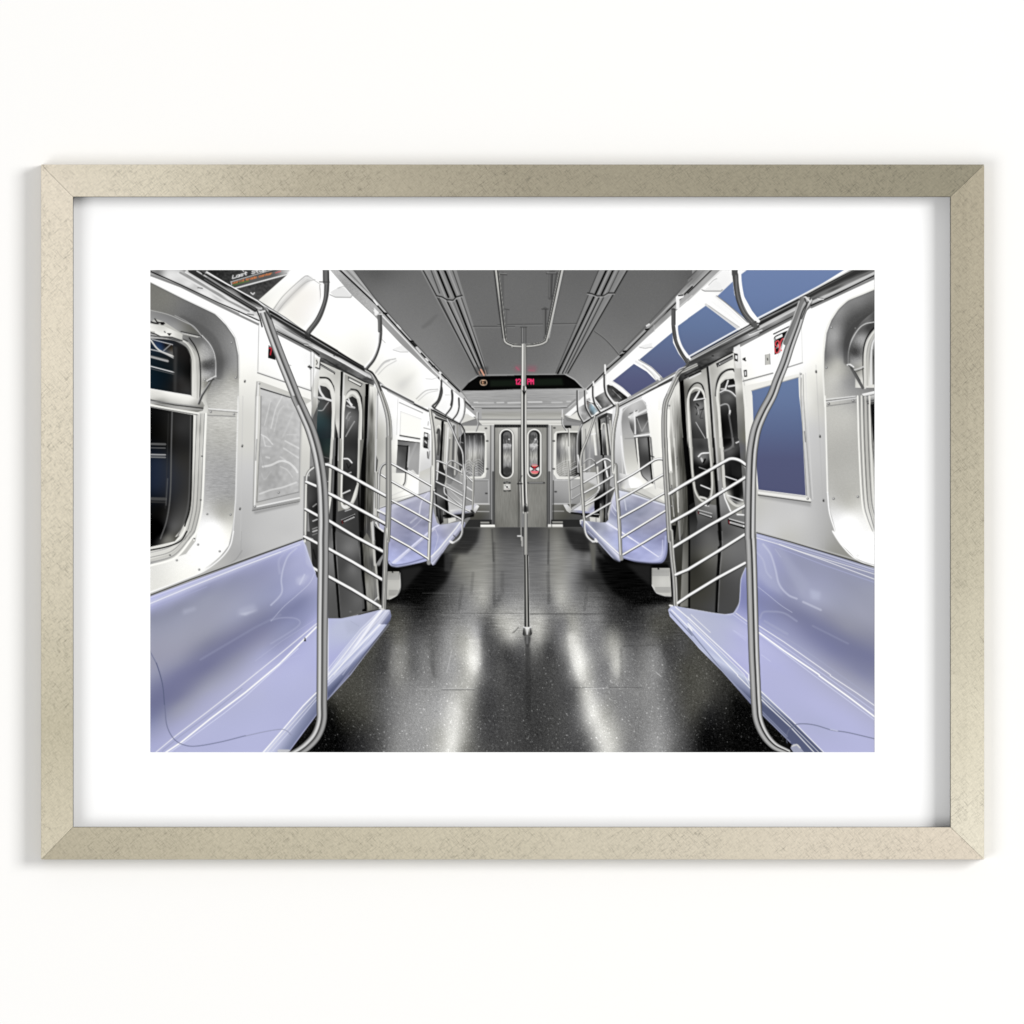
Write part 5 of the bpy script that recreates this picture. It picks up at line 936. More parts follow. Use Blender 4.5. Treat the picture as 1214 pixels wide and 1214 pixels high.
poly("i: 970,60 1090,50 1110,360 1060,340 1010,320 980,200", F("i: 1040,100,"+"238w 1050,250,230w 1090,340,215w")); ln("i: 975,60 1010,340", 1.0, 190)
poly("i: 620,360 740,380 900,440 1110,505 1130,780 1130,800 1120,1000 1080,1090 1000,1108 860,1098 690,1050 640,1090 600,1090 430,900 310,790 240,690 245,660 290,670 440,690 500,690 530,660 560,480 590,380",
     F("i: 700,420,#c4c6da 800,420,#a8a8c0 1000,500,#a6a6c0 700,500,#9c9eb8 900,550,#9496b0 1080,560,#a4a4bc 600,500,#b8b8d2 580,620,#8e90b0 650,600,#8c8eac 750,650,#9496b4 900,700,#9a9ab6 1050,700,#9a9ab8 800,800,#9496c0 950,850,#9496c0 1100,850,#8888b4 1050,950,#a4a6d4 "
       "450,720,#b0b2c8 380,720,#84869e 550,720,#c0c2dc 600,800,#b0b2dc 500,800,#a0a2c4 620,900,#b0b4e4 700,950,#a8aade 800,900,#aaace0 850,1040,#a8aade 950,1050,#b0b2e4 1050,1040,#c0c2ea 300,740,#cacce0 450,860,#c0c2da 560,980,#b8bad6 620,1050,#9092b4", p=3))
grain("i: 620,380 1110,505 1120,1000 1000,1100 700,1050 300,700 500,690 560,480", 3, 2.5, 1.2, 91)
ln("i: 640,365 760,395 900,440 1110,508", 2.6, "#d6d8ea"); ln("i: 640,355 760,382 920,440 1110,498", .8, 110)
ln("i: 510,695 600,750 760,850 1040,1040", [2.4, 2.2, 1.8, 1.6], "#dcdcf6", bl=.2); ln("i: 525,692 610,750 770,860", .8, 245)
cv("i: 560,490 600,560 640,590", 1.4, "#d0d2e6"); cv("i: 640,380 690,450 710,560", 1.6, "#cccede", a=.7, bl=.3); cv("i: 560,500 560,560 600,620", .8, "#d4d4e8", a=.8)
poly("i: 340,690 440,690 500,700 520,780 430,760", "#8688a0", a=.5, bl=1.4); poly("i: 660,640 760,670 900,740 800,720", "#84869f", a=.4, bl=1.5)
cv("i: 690,1048 860,1098 1000,1106 1080,1088 1120,1000 1128,800", 2.6, "#8486b2"); cv("i: 690,1040 860,1084 990,1094 1070,1070 1105,990 1115,830", 1.8, "#a8aad8"); cv("i: 1040,1040 1078,1010 1085,870", 1.0, "#d4d4f0", a=.8)
# roll
poly("i: 240,662 290,668 340,740 450,860 560,960 650,1030 650,1095 610,1095 430,900 310,800 235,700", G("i: 480,840 425,890", (0, "#b4b4ce"), (.3, "#dcdcf0"), (.6, "#a0a2c0"), (1, "#6e7090")))
ln("i: 295,680 430,820 560,940 650,1020", 1.4, 242); ln("i: 270,720 420,870 610,1060", 1.0, "#84869e"); ln("i: 320,780 440,900 610,1090", .9, "#c4c6da"); ln("i: 245,700 240,670 275,662", 1.4, 225)
cv("i: 280,640 285,760 310,830 360,880 400,880", 2.4, 225); cv("i: 274,660 278,765 302,838 352,888", .9, 70); ln("i: 395,860 410,885", 2.4, 235)
# under it
poly("K: 610,60 640,130 760,190 800,185 960,200 1060,200 1090,260 1105,430 1085,425 1060,300 960,260 800,225 690,200", 9, bl=.3); poly("K: 572,70 612,80 606,250 590,235", "95w", bl=.4); poly("K: 800,200 960,210 960,345 880,280", 36, a=.8, bl=1.2); poly("K: 612,80 640,130 690,170 700,210", 14, bl=.5)
poly("K: 962,228 1075,228 1085,405 1040,402 990,385 962,340", F("K: 1000,240,165w 1020,300,200w 1050,380,190w 980,320,190w 1060,250,180w")); cv("K: 964,335 990,382 1040,402 1080,405", .9, 235, a=.8)
for y_ in range(240, 282, 6): ln([(590+968/5.278, 630+y_/5.278), (590+1068/5.278, 630+y_/5.278)], .5, 105, a=.8)
for y_ in range(350, 382, 6): ln([(590+984/5.278, 630+y_/5.278), (590+1076/5.278, 630+y_/5.278)], .5, 105, a=.8)
for x_ in range(975, 1070, 8): ln([(590+x_/5.278, 630+238/5.278), (590+x_/5.278, 630+280/5.278)], .5, 215, a=.5)
ln("K: 1002,233 1005,233", 1.6, 20)
# ------------------------------------------------------------------ FIRST DOORWAY RIGHT (f, g)
poly("f: 250,430 300,360 1000,40 1060,1214 g: 1060,300 1040,1214 L: 360,220 330,300 322,440 285,510 230,515 K: 1100,460 1080,0 f: 60,1214 60,800 150,560",
     F("f: 120,900,240w 150,600,240w 200,650,170w 220,900,120w 200,1100,150w 350,430,190w 450,420,205w 520,430,190w 560,300,180w 700,300,215w 850,260,232w 640,400,190w 660,800,190w 620,900,200w 700,600,205w 570,700,215w 600,1100,190w "
       "g: 200,100,150w 250,200,90w 200,500,150w 300,700,80w 300,1000,80w 600,1000,75 500,950,85 400,1000,70 650,800,130 700,600,140 900,1050,95 800,1150,80 600,1150,90 L: 60,200,55w 100,150,90w 100,400,62w 150,470,68 250,300,75 290,450,72 280,150,105 250,60,100 30,60,60", p=3))
poly("f: 0,490 150,430 110,620 60,760 0,780", F("f: 30,500,255 60,620,250 20,740,245w")); 
# pillar left of leaves (brushed steel) & black gap
poly("f: 245,440 260,700 300,1214 g: 300,0 340,500 370,800 375,1214 L: 0,470 K: 1140,470 1160,0 g: 250,1214 210,500 190,0 f: 180,1214 150,740 180,560", F("f: 220,600,215w 200,700,190w 230,900,130w 250,1100,110w 200,1100,170w g: 250,100,90w 260,300,80w 230,500,140w 290,600,90w 330,900,70w 270,900,105w 300,1150,85w K: 1160,200,120w 1180,400,110w", p=3, sx=.5, sy=2))
grain("f: 245,440 300,1214 g: 375,1214 250,1214 210,500 190,0 f: 150,740", 8, .4, 5, 101)
poly("f: 250,400 300,380 330,700 350,1214 305,1214 280,900", 6); poly("g: 305,0 352,0 400,500 440,800 430,1000 380,900 345,500", 8); ln("g: 300,0 310,100 360,620 372,1214 L: 8,200 8,480", 2.2, 8); poly("g: 370,800 430,760 470,1000 440,1214 375,1214", F("g: 400,900,30 430,1100,60")); 
# leaf A: window
poly("f: 300,380 580,235 620,900 640,1214 g: 640,0 690,300 700,800 480,770 430,600 360,0 f: 350,1214", F("f: 340,430,150w 450,400,185w 540,300,160w 580,500,190w 590,800,200w 610,1100,170w 340,600,110w 360,900,170w 330,460,125w g: 620,100,165w 660,400,125w 670,600,115w 640,700,100w", p=3))
cv("f: 350,620 370,530 420,465 480,448 530,490 560,620", 1.6, 25)
ln("f: 380,1214 365,900 355,680 375,570 430,510 500,520 545,580 570,800 600,1214", 2.4, "225w", sm=True); ln("g: 380,0 400,300 420,500 450,650 520,745 600,740 640,640 640,400 600,0", 2.2, "205w", sm=True)
poly("f: 375,640 390,580 440,550 510,545 540,600 555,800 585,1214 410,1214 385,850", F("f: 430,600,60 500,600,30 400,700,60 520,800,110 480,720,120 460,900,90 520,1000,70 430,1000,60 560,1100,60 480,1150,50", p=3))
poly("g: 410,0 590,0 620,300 630,560 610,690 560,730 500,700 450,600 420,350", F("g: 450,50,60 520,100,55 560,60,70 520,250,110 580,300,30 470,300,34 500,450,30 560,550,24 590,640,28 520,650,30 450,450,34", p=3))
ln("f: 490,550 430,655", 2.0, 238); ln("f: 430,655 550,635", 1.7, 238); ln("f: 430,665 550,645", .9, 30); cv("f: 440,730 470,780 455,830", 1.0, 25); ln("f: 460,700 480,720", 2, 35); ln("f: 500,770 540,760", 1.2, 30); ln("f: 450,920 560,1110", .9, 215); ln("f: 470,760 480,820", .8, 205); ln("f: 400,620 400,1000", 1.0, 95, a=.5); cv("f: 540,740 500,860 530,870", .8, 30, a=.8)
cv("g: 480,215 520,180 600,172", 1.7, 240); ln("g: 515,240 530,275", 2.4, 190, bl=.3); ln("g: 540,290 560,250", 2.2, 15); ln("g: 490,345 575,375", 1.0, 200); ln("g: 510,560 620,605", 1.5, 235); cv("g: 500,700 560,715 600,740 640,720", 2.4, "215w"); ln("g: 560,800 600,808", 1.4, 238); ln("g: 620,760 590,800", 1.4, 30)
# seam between the leaves
ln("f: 585,230 620,600 660,1214 g: 660,0 700,600 745,1214 L: 195,0 205,80 185,270 175,510", [2.6, 2.6, 2.4, 2.4, 3.6, 4.6, 3.8, 3.4, 3.0, 2.6], 28); ln("g: 670,300 715,800 740,1214", 2.6, 8); ln("f: 605,230 640,600 690,1214 g: 720,500", 1.0, 205); ln("L: 195,100 190,270 178,505", 2.6, 8); ln("L: 213,0 215,80 200,260 188,500", .8, 150, a=.8)
# leaf B
poly("f: 610,225 900,90 920,150 960,600 985,1214 g: 990,0 1000,900 870,900 780,680 690,0", F("f: 650,300,175w 800,240,218w 700,450,190w 680,600,165w 700,900,150w 730,1150,160w 660,900,190w 880,300,232w g: 730,100,160w 720,300,135w 750,600,130w 800,800,140w 850,860,150w 930,850,150w", p=3))
cv("f: 690,600 705,450 740,360 810,300 890,285 915,310", 2.2, 25); cv("f: 680,590 695,440 740,340 810,290", .8, 110)
ln("f: 750,1214 725,800 705,600 730,450 790,380 870,350 920,360", 3.2, "222w", sm=True); ln("g: 750,0 775,300 790,560 840,720 930,800 1020,810", 3.4, "205w", sm=True); ln("g: 770,600 800,720 860,860 890,900", 1.8, 238)
poly("f: 735,560 745,460 800,410 900,395 925,450 960,1214 775,1214 745,800", F("f: 780,470,40 880,440,25 900,520,50 850,620,90 780,640,80 800,900,18 780,1100,20 880,900,30 930,1100,50 900,700,50 870,1180,70 760,720,60", p=3))
poly("g: 780,0 960,0 985,150 1000,400 1020,700 1030,800 930,790 850,720 810,600 790,300", F("g: 830,60,18 900,40,50 850,130,80 950,200,25 850,300,30 950,400,30 850,500,20 980,600,20 900,650,22 850,720,190w 960,790,190w 900,740,60", p=3))
ln("f: 835,420 800,525", 1.8, 235); ln("f: 750,520 810,520", 1.4, 220); cv("f: 740,560 800,535 870,555 930,610", 1.6, 225); cv("f: 750,580 810,550 865,568 930,628", .7, 130); ln("f: 840,490 915,478", 2.2, 215); ln("f: 760,480 790,440", 1.2, 70); cv("f: 740,720 800,700 840,720 858,800", 1.6, 190, a=.8); ln("f: 858,780 850,830", 1.8, 225); ln("f: 845,830 880,1050 900,1214", 2.0, 95); cv("g: 890,0 895,60 870,110 790,150", 2.2, 110)
ln("f: 930,1165 975,1145", 1.3, 225); ln("g: 935,55 970,35", 1.0, 215); ln("g: 805,455 940,500", 1.4, 235); ln("g: 830,680 1010,740", 1.5, 235); ln("g: 845,720 990,780", 1.0, 170); ln("g: 945,910 1020,915", 1.8, 238)
poly("g: 870,280 900,260 990,290 1040,360 1040,440 960,470 880,440", 35, a=.5)
# pillar right of leaf B
poly("f: 895,70 960,30 990,40 1010,400 1055,1214 g: 1055,0 1060,300 1020,330 985,300 970,0 f: 970,1214 915,420", F("f: 930,200,205w 960,400,190w 980,600,150w 1000,1000,110w 1020,1150,105w 950,500,215w 990,700,140w g: 1010,60,100 1020,200,95 1030,280,90", p=3)); ln("f: 965,40 1000,400", 1.0, 150)
# header band
poly("D: 0,640 130,610 300,520 680,330 700,290 320,480 0,620 f: 300,260 220,330 250,440 420,350 600,250 880,90 900,40 960,0 900,0 560,170", F("f: 300,360,60 400,250,80 500,200,60 560,250,50 650,200,80 800,110,75 900,50,60 250,420,30 700,90,100 350,300,90", p=3)); grain("f: 300,260 960,0 880,90 250,440", 6, 1.5, .8, 104)
ln("f: 320,360 500,270 580,235", 1.4, 30); ln("f: 345,385 505,310", 2.0, 25); ln("f: 375,392 505,330", 1.6, 225); ln("f: 340,400 360,380", 1.0, 200); ln("f: 600,225 890,85", 1.4, 25)
poly("f: 690,215 890,110 895,160 705,262", 28); ln("f: 735,222 880,150", 2.2, 190); 
for k in range(10): ln([(780+(745+k*14)/10.117, 410+(224-k*7)/10.117), (780+(750+k*14)/10.117, 410+(208-k*7)/10.117)], .6, 45)
ln("f: 700,205 890,103", .8, 200); ln("f: 715,232 720,250", .8, 210)
poly("f: 905,100 945,92 950,185 915,190", 40); poly("f: 912,120 942,115 945,165 920,172", "235w"); ln("f: 645,125 660,125", 1.4, 35)
# notices on the leaves
poly("g: 470,870 645,925 645,960 480,905", 16); ln("g: 475,852 640,898", .8, 230); ln("g: 500,893 632,936", 1.8, 228)
for k in range(9): ln([(780+(506+k*14)/10.117, 520+(886+k*4.6)/10.117), (780+(504+k*14)/10.117, 520+(902+k*4.6)/10.117)], .45, 40)
poly("g: 830,960 1030,1030 1030,1085 835,1025", 16); ln("g: 850,962 1025,1010", 1.1, 238); ln("g: 865,1005 1022,1050", 2.4, 232); ln("g: 843,985 850,1020", 1.2, "#983038"); ln("g: 478,878 482,900", .9, "#803038")
for k in range(10): ln([(780+(872+k*15)/10.117, 520+(998+k*4.6)/10.117), (780+(870+k*15)/10.117, 520+(1016+k*4.6)/10.117)], .5, 40)
for q in ("f: 130,720", "g: 130,372", "g: 215,230", "g: 220,365", "g: 150,590", "g: 240,820", "g: 165,810"): rivet(q, 1.0, 90, 225)
ln("g: 220,330 240,700", 1.0, "190w"); ln("f: 150,740 190,1214 g: 190,0 240,880", 1.4, "215w"); ln("f: 120,780 115,1214 g: 120,0 150,400", 3.6, "242w"); ln("g: 150,400 190,930", 2.0, "190w"); ln("g: 160,560 200,940", .9, 40); poly("g: 160,1040 220,1040 200,1214 190,1214", 12); ln("g: 240,950 260,1214", 1.6, 150); ln("g: 220,1000 215,1030", 1.6, 30)
poly("L: 322,440 330,300 360,225 360,560 300,505", "#8a8cb0"); 
# ------------------------------------------------------------------ RIGHT NEAR WALL
poly("D: 322,530 700,330 760,280 1171,90 1171,897 H: 1171,860 L: 1171,235 850,130 430,15 H: 368,860 362,300 350,0 D: 350,897 336,700",
     F("D: 400,500,255 600,600,255 500,650,255 760,400,255 800,300,255 1000,150,255 800,600,250w 740,700,"+"238w 760,860,225w 820,860,205w 380,800,240w 350,780,235w 700,650,250 420,760,250w H: 380,60,235w 380,250,225w 390,700,190w 600,680,"+"196 800,600,185 780,200,200 820,100,205w 840,400,190 850,700,178 700,750,198 500,800,200 L: 600,60,190w 800,100,178 900,130,150w 500,20,200", p=3))
ln("D: 345,740 530,690", 1.4, 120); ln("D: 620,655 715,625", 1.2, 110); ln("D: 710,400 715,620", .8, 200, a=.9); ln("D: 345,752 530,702", .8, 240)
ln("D: 325,540 335,700 350,740 370,897", 1.0, 150, a=.6)
poly("D: 285,530 325,510 330,600 334,660 300,660 293,620", F("D: 305,560,240 310,700,215w 320,850,170w 340,800,200w", p=3), a=.9); poly("D: 288,565 312,570 312,618 290,612", 45); poly("D: 295,578 310,582 308,604 296,600", 235)
poly("D: 340,600 360,590 360,618", 30); ln("D: 343,605 362,612", 1.0, 50); poly("D: 348,672 368,668 370,712 352,715", 50); poly("D: 354,680 363,678 364,704 356,706", 225)
poly("D: 480,575 512,568 515,635 482,640", "190w"); ln("D: 483,577 484,638", .7, 150); ln("D: 511,570 514,634", .7, 110); ln("D: 497,598 498,608", 1.2, 50)
# number plate behind the pole
ln("z: 916.5,396.5 936,387", 1.3, 20); poly("z: 919.5,398 935.5,391 930,400 926,412 924,418.5 917.5,421 917,400", 20)
poly("z: 918.3,400.2 926.6,396.2 927.2,399.4 918.8,403.2", 238); ln("z: 917,402 918,404", 1.6, 170)
cv("z: 922.8,405.6 921.4,404.4 919,406 918.4,409 920.4,411 922.6,409 922.8,405.6 923.2,413 922.4,417 920,419 918.4,417.6 918,413", 1.5, "#e4545c"); ln("z: 919.6,413 922,412", .9, 225); ln("z: 921.4,408.6 922,411.4", 1.0, 230)
cv("z: 929.6,403.4 927.6,402 925.4,404.4 924.4,408 924.2,413 925.6,416", 1.5, "#e4545c"); ln("z: 927.6,407 927.2,413", 1.3, 235); ln("z: 927.4,404.6 928.4,404.6", 1.0, 20)
# ------ map panel (blue)
poly("D: 350,770 715,690 720,720 720,897 H: 720,0 735,620 770,640 770,660 440,610 430,560", "232w", a=.9)
poly("D: 398,800 690,716 697,897 H: 697,0 715,200 735,620 440,583 430,450 410,180 403,0", G("z: 920,455 920,582", (0, (102,121,158)), (.18, (99,116,152)), (.43, (90,103,138)), (.7, (82,87,119)), (1, (80,84,115))))
ln("D: 398,800 690,716", 1.0, 150); ln("D: 700,690 712,897 H: 712,0 728,200 752,640", 1.6, 205); ln("D: 708,720 H: 705,0 722,300 742,620", .8, 120); ln("D: 720,700 H: 722,0 742,300 770,655", .8, 140); ln("H: 440,590 735,628", 1.4, 190); ln("H: 440,602 740,645 770,650", 1.0, 235); ln("H: 440,618 765,662", 1.4, 80); poly("H: 440,622 768,664 768,690 445,635", 130, a=.5, bl=.7); ln("H: 728,220 734,285", 1.0, 90); rivet("H: 748,640", 1.3); rivet("D: 705,695", 1.0)
ln("D: 735,690 H: 740,0 780,640", .7, 215); ln("D: 800,640 H: 820,200 850,800 L: 850,125", .6, 175, a=.7)
for q in ("D: 800,680", "H: 824,250", "H: 846,650"): ln([tuple(pts(q)[0]-(0,.6)), tuple(pts(q)[0]+(.3,.9))], 1.9, 50); ln([tuple(pts(q)[0]-(.5,.8)), tuple(pts(q)[0]-(.4,.8))], .8, 240)
# window recess right
SR = "D: 1171,165 1100,195 1000,235 940,290 895,360 865,440 852,560 850,700 860,897 H: 862,0 880,600 890,720 930,860 L: 905,0 960,80 1040,160 1171,225 H: 1171,0 D: 1171,897"
poly(SR, F("m: 1050,150,105 900,200,118 750,250,124 640,330,140 560,420,132 510,600,150 490,760,125 480,850,115 480,1000,172w 600,600,158 600,750,136 640,500,135 690,700,92 710,560,88 750,430,82 850,330,84 1000,250,84 640,900,172w 600,1100,192w 700,1000,168w 740,1150,150 690,850,130 "
     "H: 900,60,190w 1000,120,190w 950,300,178w 900,400,175w 1000,500,180w 950,620,180w 1000,690,200w 950,740,235 1000,760,255 1050,860,255 L: 1000,60,255 1100,100,255 1150,180,250", p=3))
cv("D: 1171,160 1095,192 1000,232 935,290 888,362 858,445 846,560 844,700 856,897", 1.6, "235w"); cv("D: 1171,172 1100,202 1005,242 945,298 900,366 874,446 862,560", .8, 95, a=.6); ln("H: 856,0 872,600", 1.6, "245w"); cv("H: 872,600 885,730 925,860 L: 905,0 960,85 1040,165 1171,230", 1.6, 250)
grain(SR, 2.4, .5, .5, 111)
ln("H: 865,30 1045,8", 1.2, 90); ln("H: 865,20 1045,0", 1.2, 235); ln("H: 868,62 1048,38", 1.0, 120); ln("D: 862,870 1050,845", 1.2, 235)
for q in ("D: 897,405", "D: 865,655", "H: 880,48", "H: 1032,30", "H: 910,640", "H: 1062,628", "D: 878,880", "D: 1032,862", "L: 1060,150", "m: 845,505"): rivet(q, 1.4)
poly("m: 1080,300 1000,350 920,420 840,510 770,680 755,800 755,930 800,980 840,1020 840,1214 1080,1214", F("m: 1040,340,110 980,400,140 1000,450,70 880,560,110 900,600,150 850,700,110 850,800,70 800,820,90 900,780,100 850,880,150 900,950,170w 860,1000,150w 900,1100,205w 870,1180,215w 1000,1100,215w", p=3))
cv("m: 1082,425 960,450 880,510 800,640 760,780 755,930", 1.1, 238); cv("m: 1080,290 980,380 900,460", 1.0, 150, a=.7); cv("m: 1080,330 960,390 840,480 760,610 735,760 740,900", 5.5, 62, a=.5, bl=1.1)
cv("m: 1080,480 1010,560 960,660 938,780 935,1000 945,1214", 1.3, 18); cv("m: 1082,520 1030,590 980,690 955,850 955,1214", 3.0, "215w"); cv("m: 1080,560 1020,680 990,850 985,1180", 2.4, "190w"); cv("m: 1080,610 1045,700 1030,850 1030,1170", 2.0, 225)
poly("m: 1082,690 1065,740 1055,850 1060,1175 1082,1175", 18); ln("m: 1050,760 1046,900 1052,1170", 1.0, 100)
grain("m: 880,560 780,720 760,900 930,900 940,660", 6, .6, .6, 113)
ln("m: 795,975 860,1090 930,1214", 3.4, 90); ln("m: 745,940 780,935 820,965", 1.6, 235); ln("m: 760,945 830,1010 900,1130", .9, 60); ln("m: 830,1000 900,980 940,960", 1.4, 205); ln("m: 850,1020 940,985", .8, 40)
poly("D: 1090,820 1171,800 1171,860 1110,870", F("D: 1110,830,215 1160,820,225 1140,860,120")); ln("D: 1090,822 1171,805", 1.2, 240); ln("D: 1095,838 1171,822", 1.2, 110); ln("D: 1120,868 1171,858", 1.8, 90); ln("D: 1125,880 1171,872", 1.4, 25)
for x0_, w_, c_ in ((1060,1.8,"245w"),(1072,1.0,130),(1084,1.8,"225w"),(1096,1.0,90),(1108,1.8,"190w"),(1120,.9,90),(1134,2.0,"225w")):
    cv("H: %d,0 %d,300 %d,640 %d,760 1171,%d" % (x0_, x0_+8, x0_+26, x0_+50, 897-(x0_-1060)*1.3), w_, c_)
poly("H: 1140,50 1171,45 1171,440 1160,300", 15); ln("H: 1142,60 1152,300 1168,440", 1.0, 60)
poly("L: 905,0 1171,0 1171,218 1060,170 960,80", 255, a=.85, bl=.6)
# ------------------------------------------------------------------ RIGHT HANDRAIL / CORNICE
poly("D: 0,605 440,355 720,205 1030,43 1171,43 1171,100 770,280 700,330 320,500 120,590 0,640", F("D: 100,560,60 300,460,90 440,380,60 600,290,60 700,230,90 760,220,60 900,150,60 1000,90,50 1100,60,70 850,220,150 1000,150,165 1100,110,175 1000,180,150 150,580,80 400,430,160 550,360,150 660,320,140", p=3.2))
for q, w_, c_ in (("D: 0,590 440,345 720,200 1010,43", 1.6, 250), ("D: 0,602 440,358 725,215 1040,43", 1.1, 15), ("D: 0,610 440,368 700,240", 1.0, 215), ("D: 440,385 700,252", 3.6, 42), ("D: 440,372 700,240", .9, 95), ("D: 740,215 900,130 1090,43", 4.2, 50), ("D: 740,195 870,122 1030,43", 1.2, 200), ("D: 750,205 1050,43", .9, 100), ("D: 745,235 900,158 1171,43", 2.0, 110),
                  ("D: 440,412 690,282", 2.4, 200), ("D: 440,402 690,270", 1.0, 235), ("D: 770,250 900,192 1171,62", 3.2, 195), ("D: 450,430 680,312", 1.2, 120), ("D: 450,440 675,325", 1.4, 25), ("D: 770,268 900,210 1171,78", 1.5, 15), ("D: 772,280 920,212 1171,95", 2.2, 125), ("D: 440,455 665,338", 2.0, 110),
                  ("D: 0,628 120,570 440,400", 2.8, 60), ("D: 0,618 440,385", 1.4, 190)):
    ln(q, w_, c_)
for q in ("D: 815,225 845,228", "D: 385,450 460,420"): ln(q, 1.8, 235); ln([tuple(p_-(0,.8)) for p_ in pts(q)], .8, 60)
ln("D: 205,515 290,480", 2.0, 120, a=.5)
# farther rail right
for q, w_, c_ in (("f: 0,450 200,345", 1.8, 245), ("f: 0,475 190,372", 1.8, 40), ("f: 0,462 190,358", .9, 130), ("d: 940,395 1214,262", 1.8, 245), ("d: 940,410 1214,280", 1.0, 150), ("d: 940,425 1214,300", 2.0, 235), ("d: 955,445 1214,320", .9, 170),
                  ("C: 740,890 1000,760 1110,700", 1.6, 245), ("C: 760,897 1000,775 1090,732", 1.8, 55), ("C: 760,883 1000,752 1110,690", 1.0, 90), ("d: 510,615 700,500 890,400", 1.6, 235), ("d: 515,630 710,515 900,415", 2.0, 25), ("d: 600,590 900,430", 1.0, 190)):
    ln(q, w_, c_)
# ads between the far straps
poly("d: 460,430 530,400 560,500 600,560 520,600 470,510", F("d: 500,450,160 520,540,120 560,560,150 480,480,190")); poly("d: 555,370 620,400 690,480 640,530 600,520 570,450", F("d: 580,400,110 620,450,#7a90a8 640,500,#94a4b4 600,500,90")); poly("d: 650,320 770,250 800,330 870,400 740,450 680,400", F("d: 700,340,90 760,300,150 740,380,110 800,380,130 690,380,60"))
grain("d: 460,430 870,250 870,400 520,600", 14, 1.2, 1.2, 115)
poly("d: 300,520 450,420 450,500 370,560", 240, a=.0); poly("d: 540,300 620,220 630,300 560,340", 245); poly("d: 640,200 770,120 775,240 650,320", 248); poly("d: 450,370 530,300 530,400 460,440", 240); ln("d: 640,320 730,440", 1.6, 240); ln("d: 560,365 650,400", 1.2, 25); ln("d: 580,350 700,480", .8, 225)
poly("d: 800,170 870,180 1040,320 900,400 860,380 800,280", F("d: 830,200,60 880,260,70 950,300,50 880,360,110 1000,320,30 850,320,90", p=3)); ln("d: 870,230 970,330", .9, 170); ln("d: 950,250 1040,320", 1.4, 25); grain("d: 800,170 1040,320 900,400", 12, 1, 1, 116)
# straps right
cv("D: 292,43 300,130 315,220 350,310 420,395", [6.6, 6.2, 5.6, 5.2, 5.0], 85); cv("D: 322,60 328,140 345,225 385,310 440,365", 3.8, 252); cv("D: 312,70 318,150 335,235 375,320 425,375", .8, 40); cv("D: 283,60 290,150 305,235 345,330 405,400", 1.1, 45); ln("D: 292,43 292,70", 6.8, 75); cv("D: 300,80 310,200 345,300 400,370", 1.2, 125)
cv("C: 1097,300 1098,400 1110,480 1140,550 1185,625", [4.6, 4.4, 4.0, 3.8, 3.6], 85); cv("C: 1115,395 1125,460 1150,530 1200,600", 2.6, 250); cv("C: 1090,310 1090,400 1103,485 1133,558 1176,625", 1.0, 45); ln("C: 1097,295 1097,385", 4.8, 90); ln("C: 1107,300 1107,385", .8, 40); ln("C: 1106,400 1117,470", .7, 45); ln("C: 1088,292 1110,292", 1.0, 40); cv("f: 235,0 280,90 375,190", 1.0, 55)
cv("C: 672,705 672,780 690,830 735,885", 2.4, 215); cv("C: 664,705 665,785 683,838 725,890", 1.2, 50); cv("C: 597,770 598,830 612,890", 1.8, 215); cv("C: 591,770 592,835 604,893", .9, 50)
cv("d: 770,50 775,200 800,300 880,405", 2.3, 55); cv("d: 785,60 790,200 815,290 890,395", 1.4, 240); cv("d: 632,195 635,300 660,400 715,490", 2.0, 55); cv("d: 645,200 648,310 675,400 722,475", 1.0, 240); cv("d: 535,240 540,400 560,470 610,555", 1.8, 55); cv("d: 548,240 553,395 573,465 618,545", .9, 240); cv("d: 445,240 448,440 465,530 510,610", 1.8, 60); cv("d: 457,240 460,440 478,520 518,600", .9, 235)
cv("d: 268,470 270,640 320,715", 1.4, 215); cv("d: 262,560 264,645 310,715", .7, 60); ln("d: 350,690 348,900 358,1214", 1.3, "225w"); ln("d: 340,700 340,900", .6, 60)
# ------------------------------------------------------------------ FAR RAILS RIGHT
for q in ("i: 125,165 220,105", "i: 130,255 220,205", "i: 140,350 235,300", "i: 150,450 240,395", "i: 155,545 240,490", "i: 290,470 420,380", "i: 150,560 240,500"):
    ln(q, 1.7, 70); ln(pts(q)-(0, .3), 1.2, 225)
for q in ("i: 275,280 420,195 570,100", "i: 280,385 420,310 575,215", "i: 285,515 440,430 590,335", "i: 300,635 430,560 550,490"):
    ln(q, 2.3, 50); ln(pts(q)-(0, .4), 1.7, 240)
cv("i: 275,160 420,75 480,40 520,42 560,70 575,95", 2.4, 55); cv("i: 275,157 420,72 480,37 520,38 560,67 575,92", 1.7, 238); cv("i: 275,75 310,45 350,35 385,60 400,110", 1.6, 90); cv("i: 275,72 310,42 350,32 386,57", 1.0, 225)
ln("i: 115,60 125,300 140,560", 1.6, "190w"); ln("i: 122,60 145,540", .6, 70)
cv("d: 510,625 480,690 455,800 455,1000 470,1214", 2.6, 80); cv("d: 500,640 470,700 447,800 445,1000 455,1214", 1.2, 220); cv("i: 215,0 235,100 245,180", 1.8, 225); 
tube("d: 655,550 620,660 560,830 510,950 490,1060 490,1214 i: 250,120 255,300 270,500 275,600 285,660", [2.4, 2.6, 2.8, 3.0, 3.2, 3.4, 3.6, 3.8, 3.8, 3.2, 2.8], [(-1,60),(-.4,"215w"),(0,"190w"),(.5,130),(1,60)])
tube("d: 900,375 925,400 925,500 900,620 880,760 870,1000 880,1214 i: 600,100 610,300 635,600 655,1020", [3.4, 3.6, 4.0, 4.2, 4.4, 4.4, 4.4, 4.6, 4.6, 4.6, 4.2], [(-1,80),(-.55,"200w"),(-.15,"230w"),(.2,120),(.5,"165w"),(1,50)])
ln("i: 660,1040 662,1060", 4.6, 150); ln("d: 885,385 930,380", 2.0, 235)
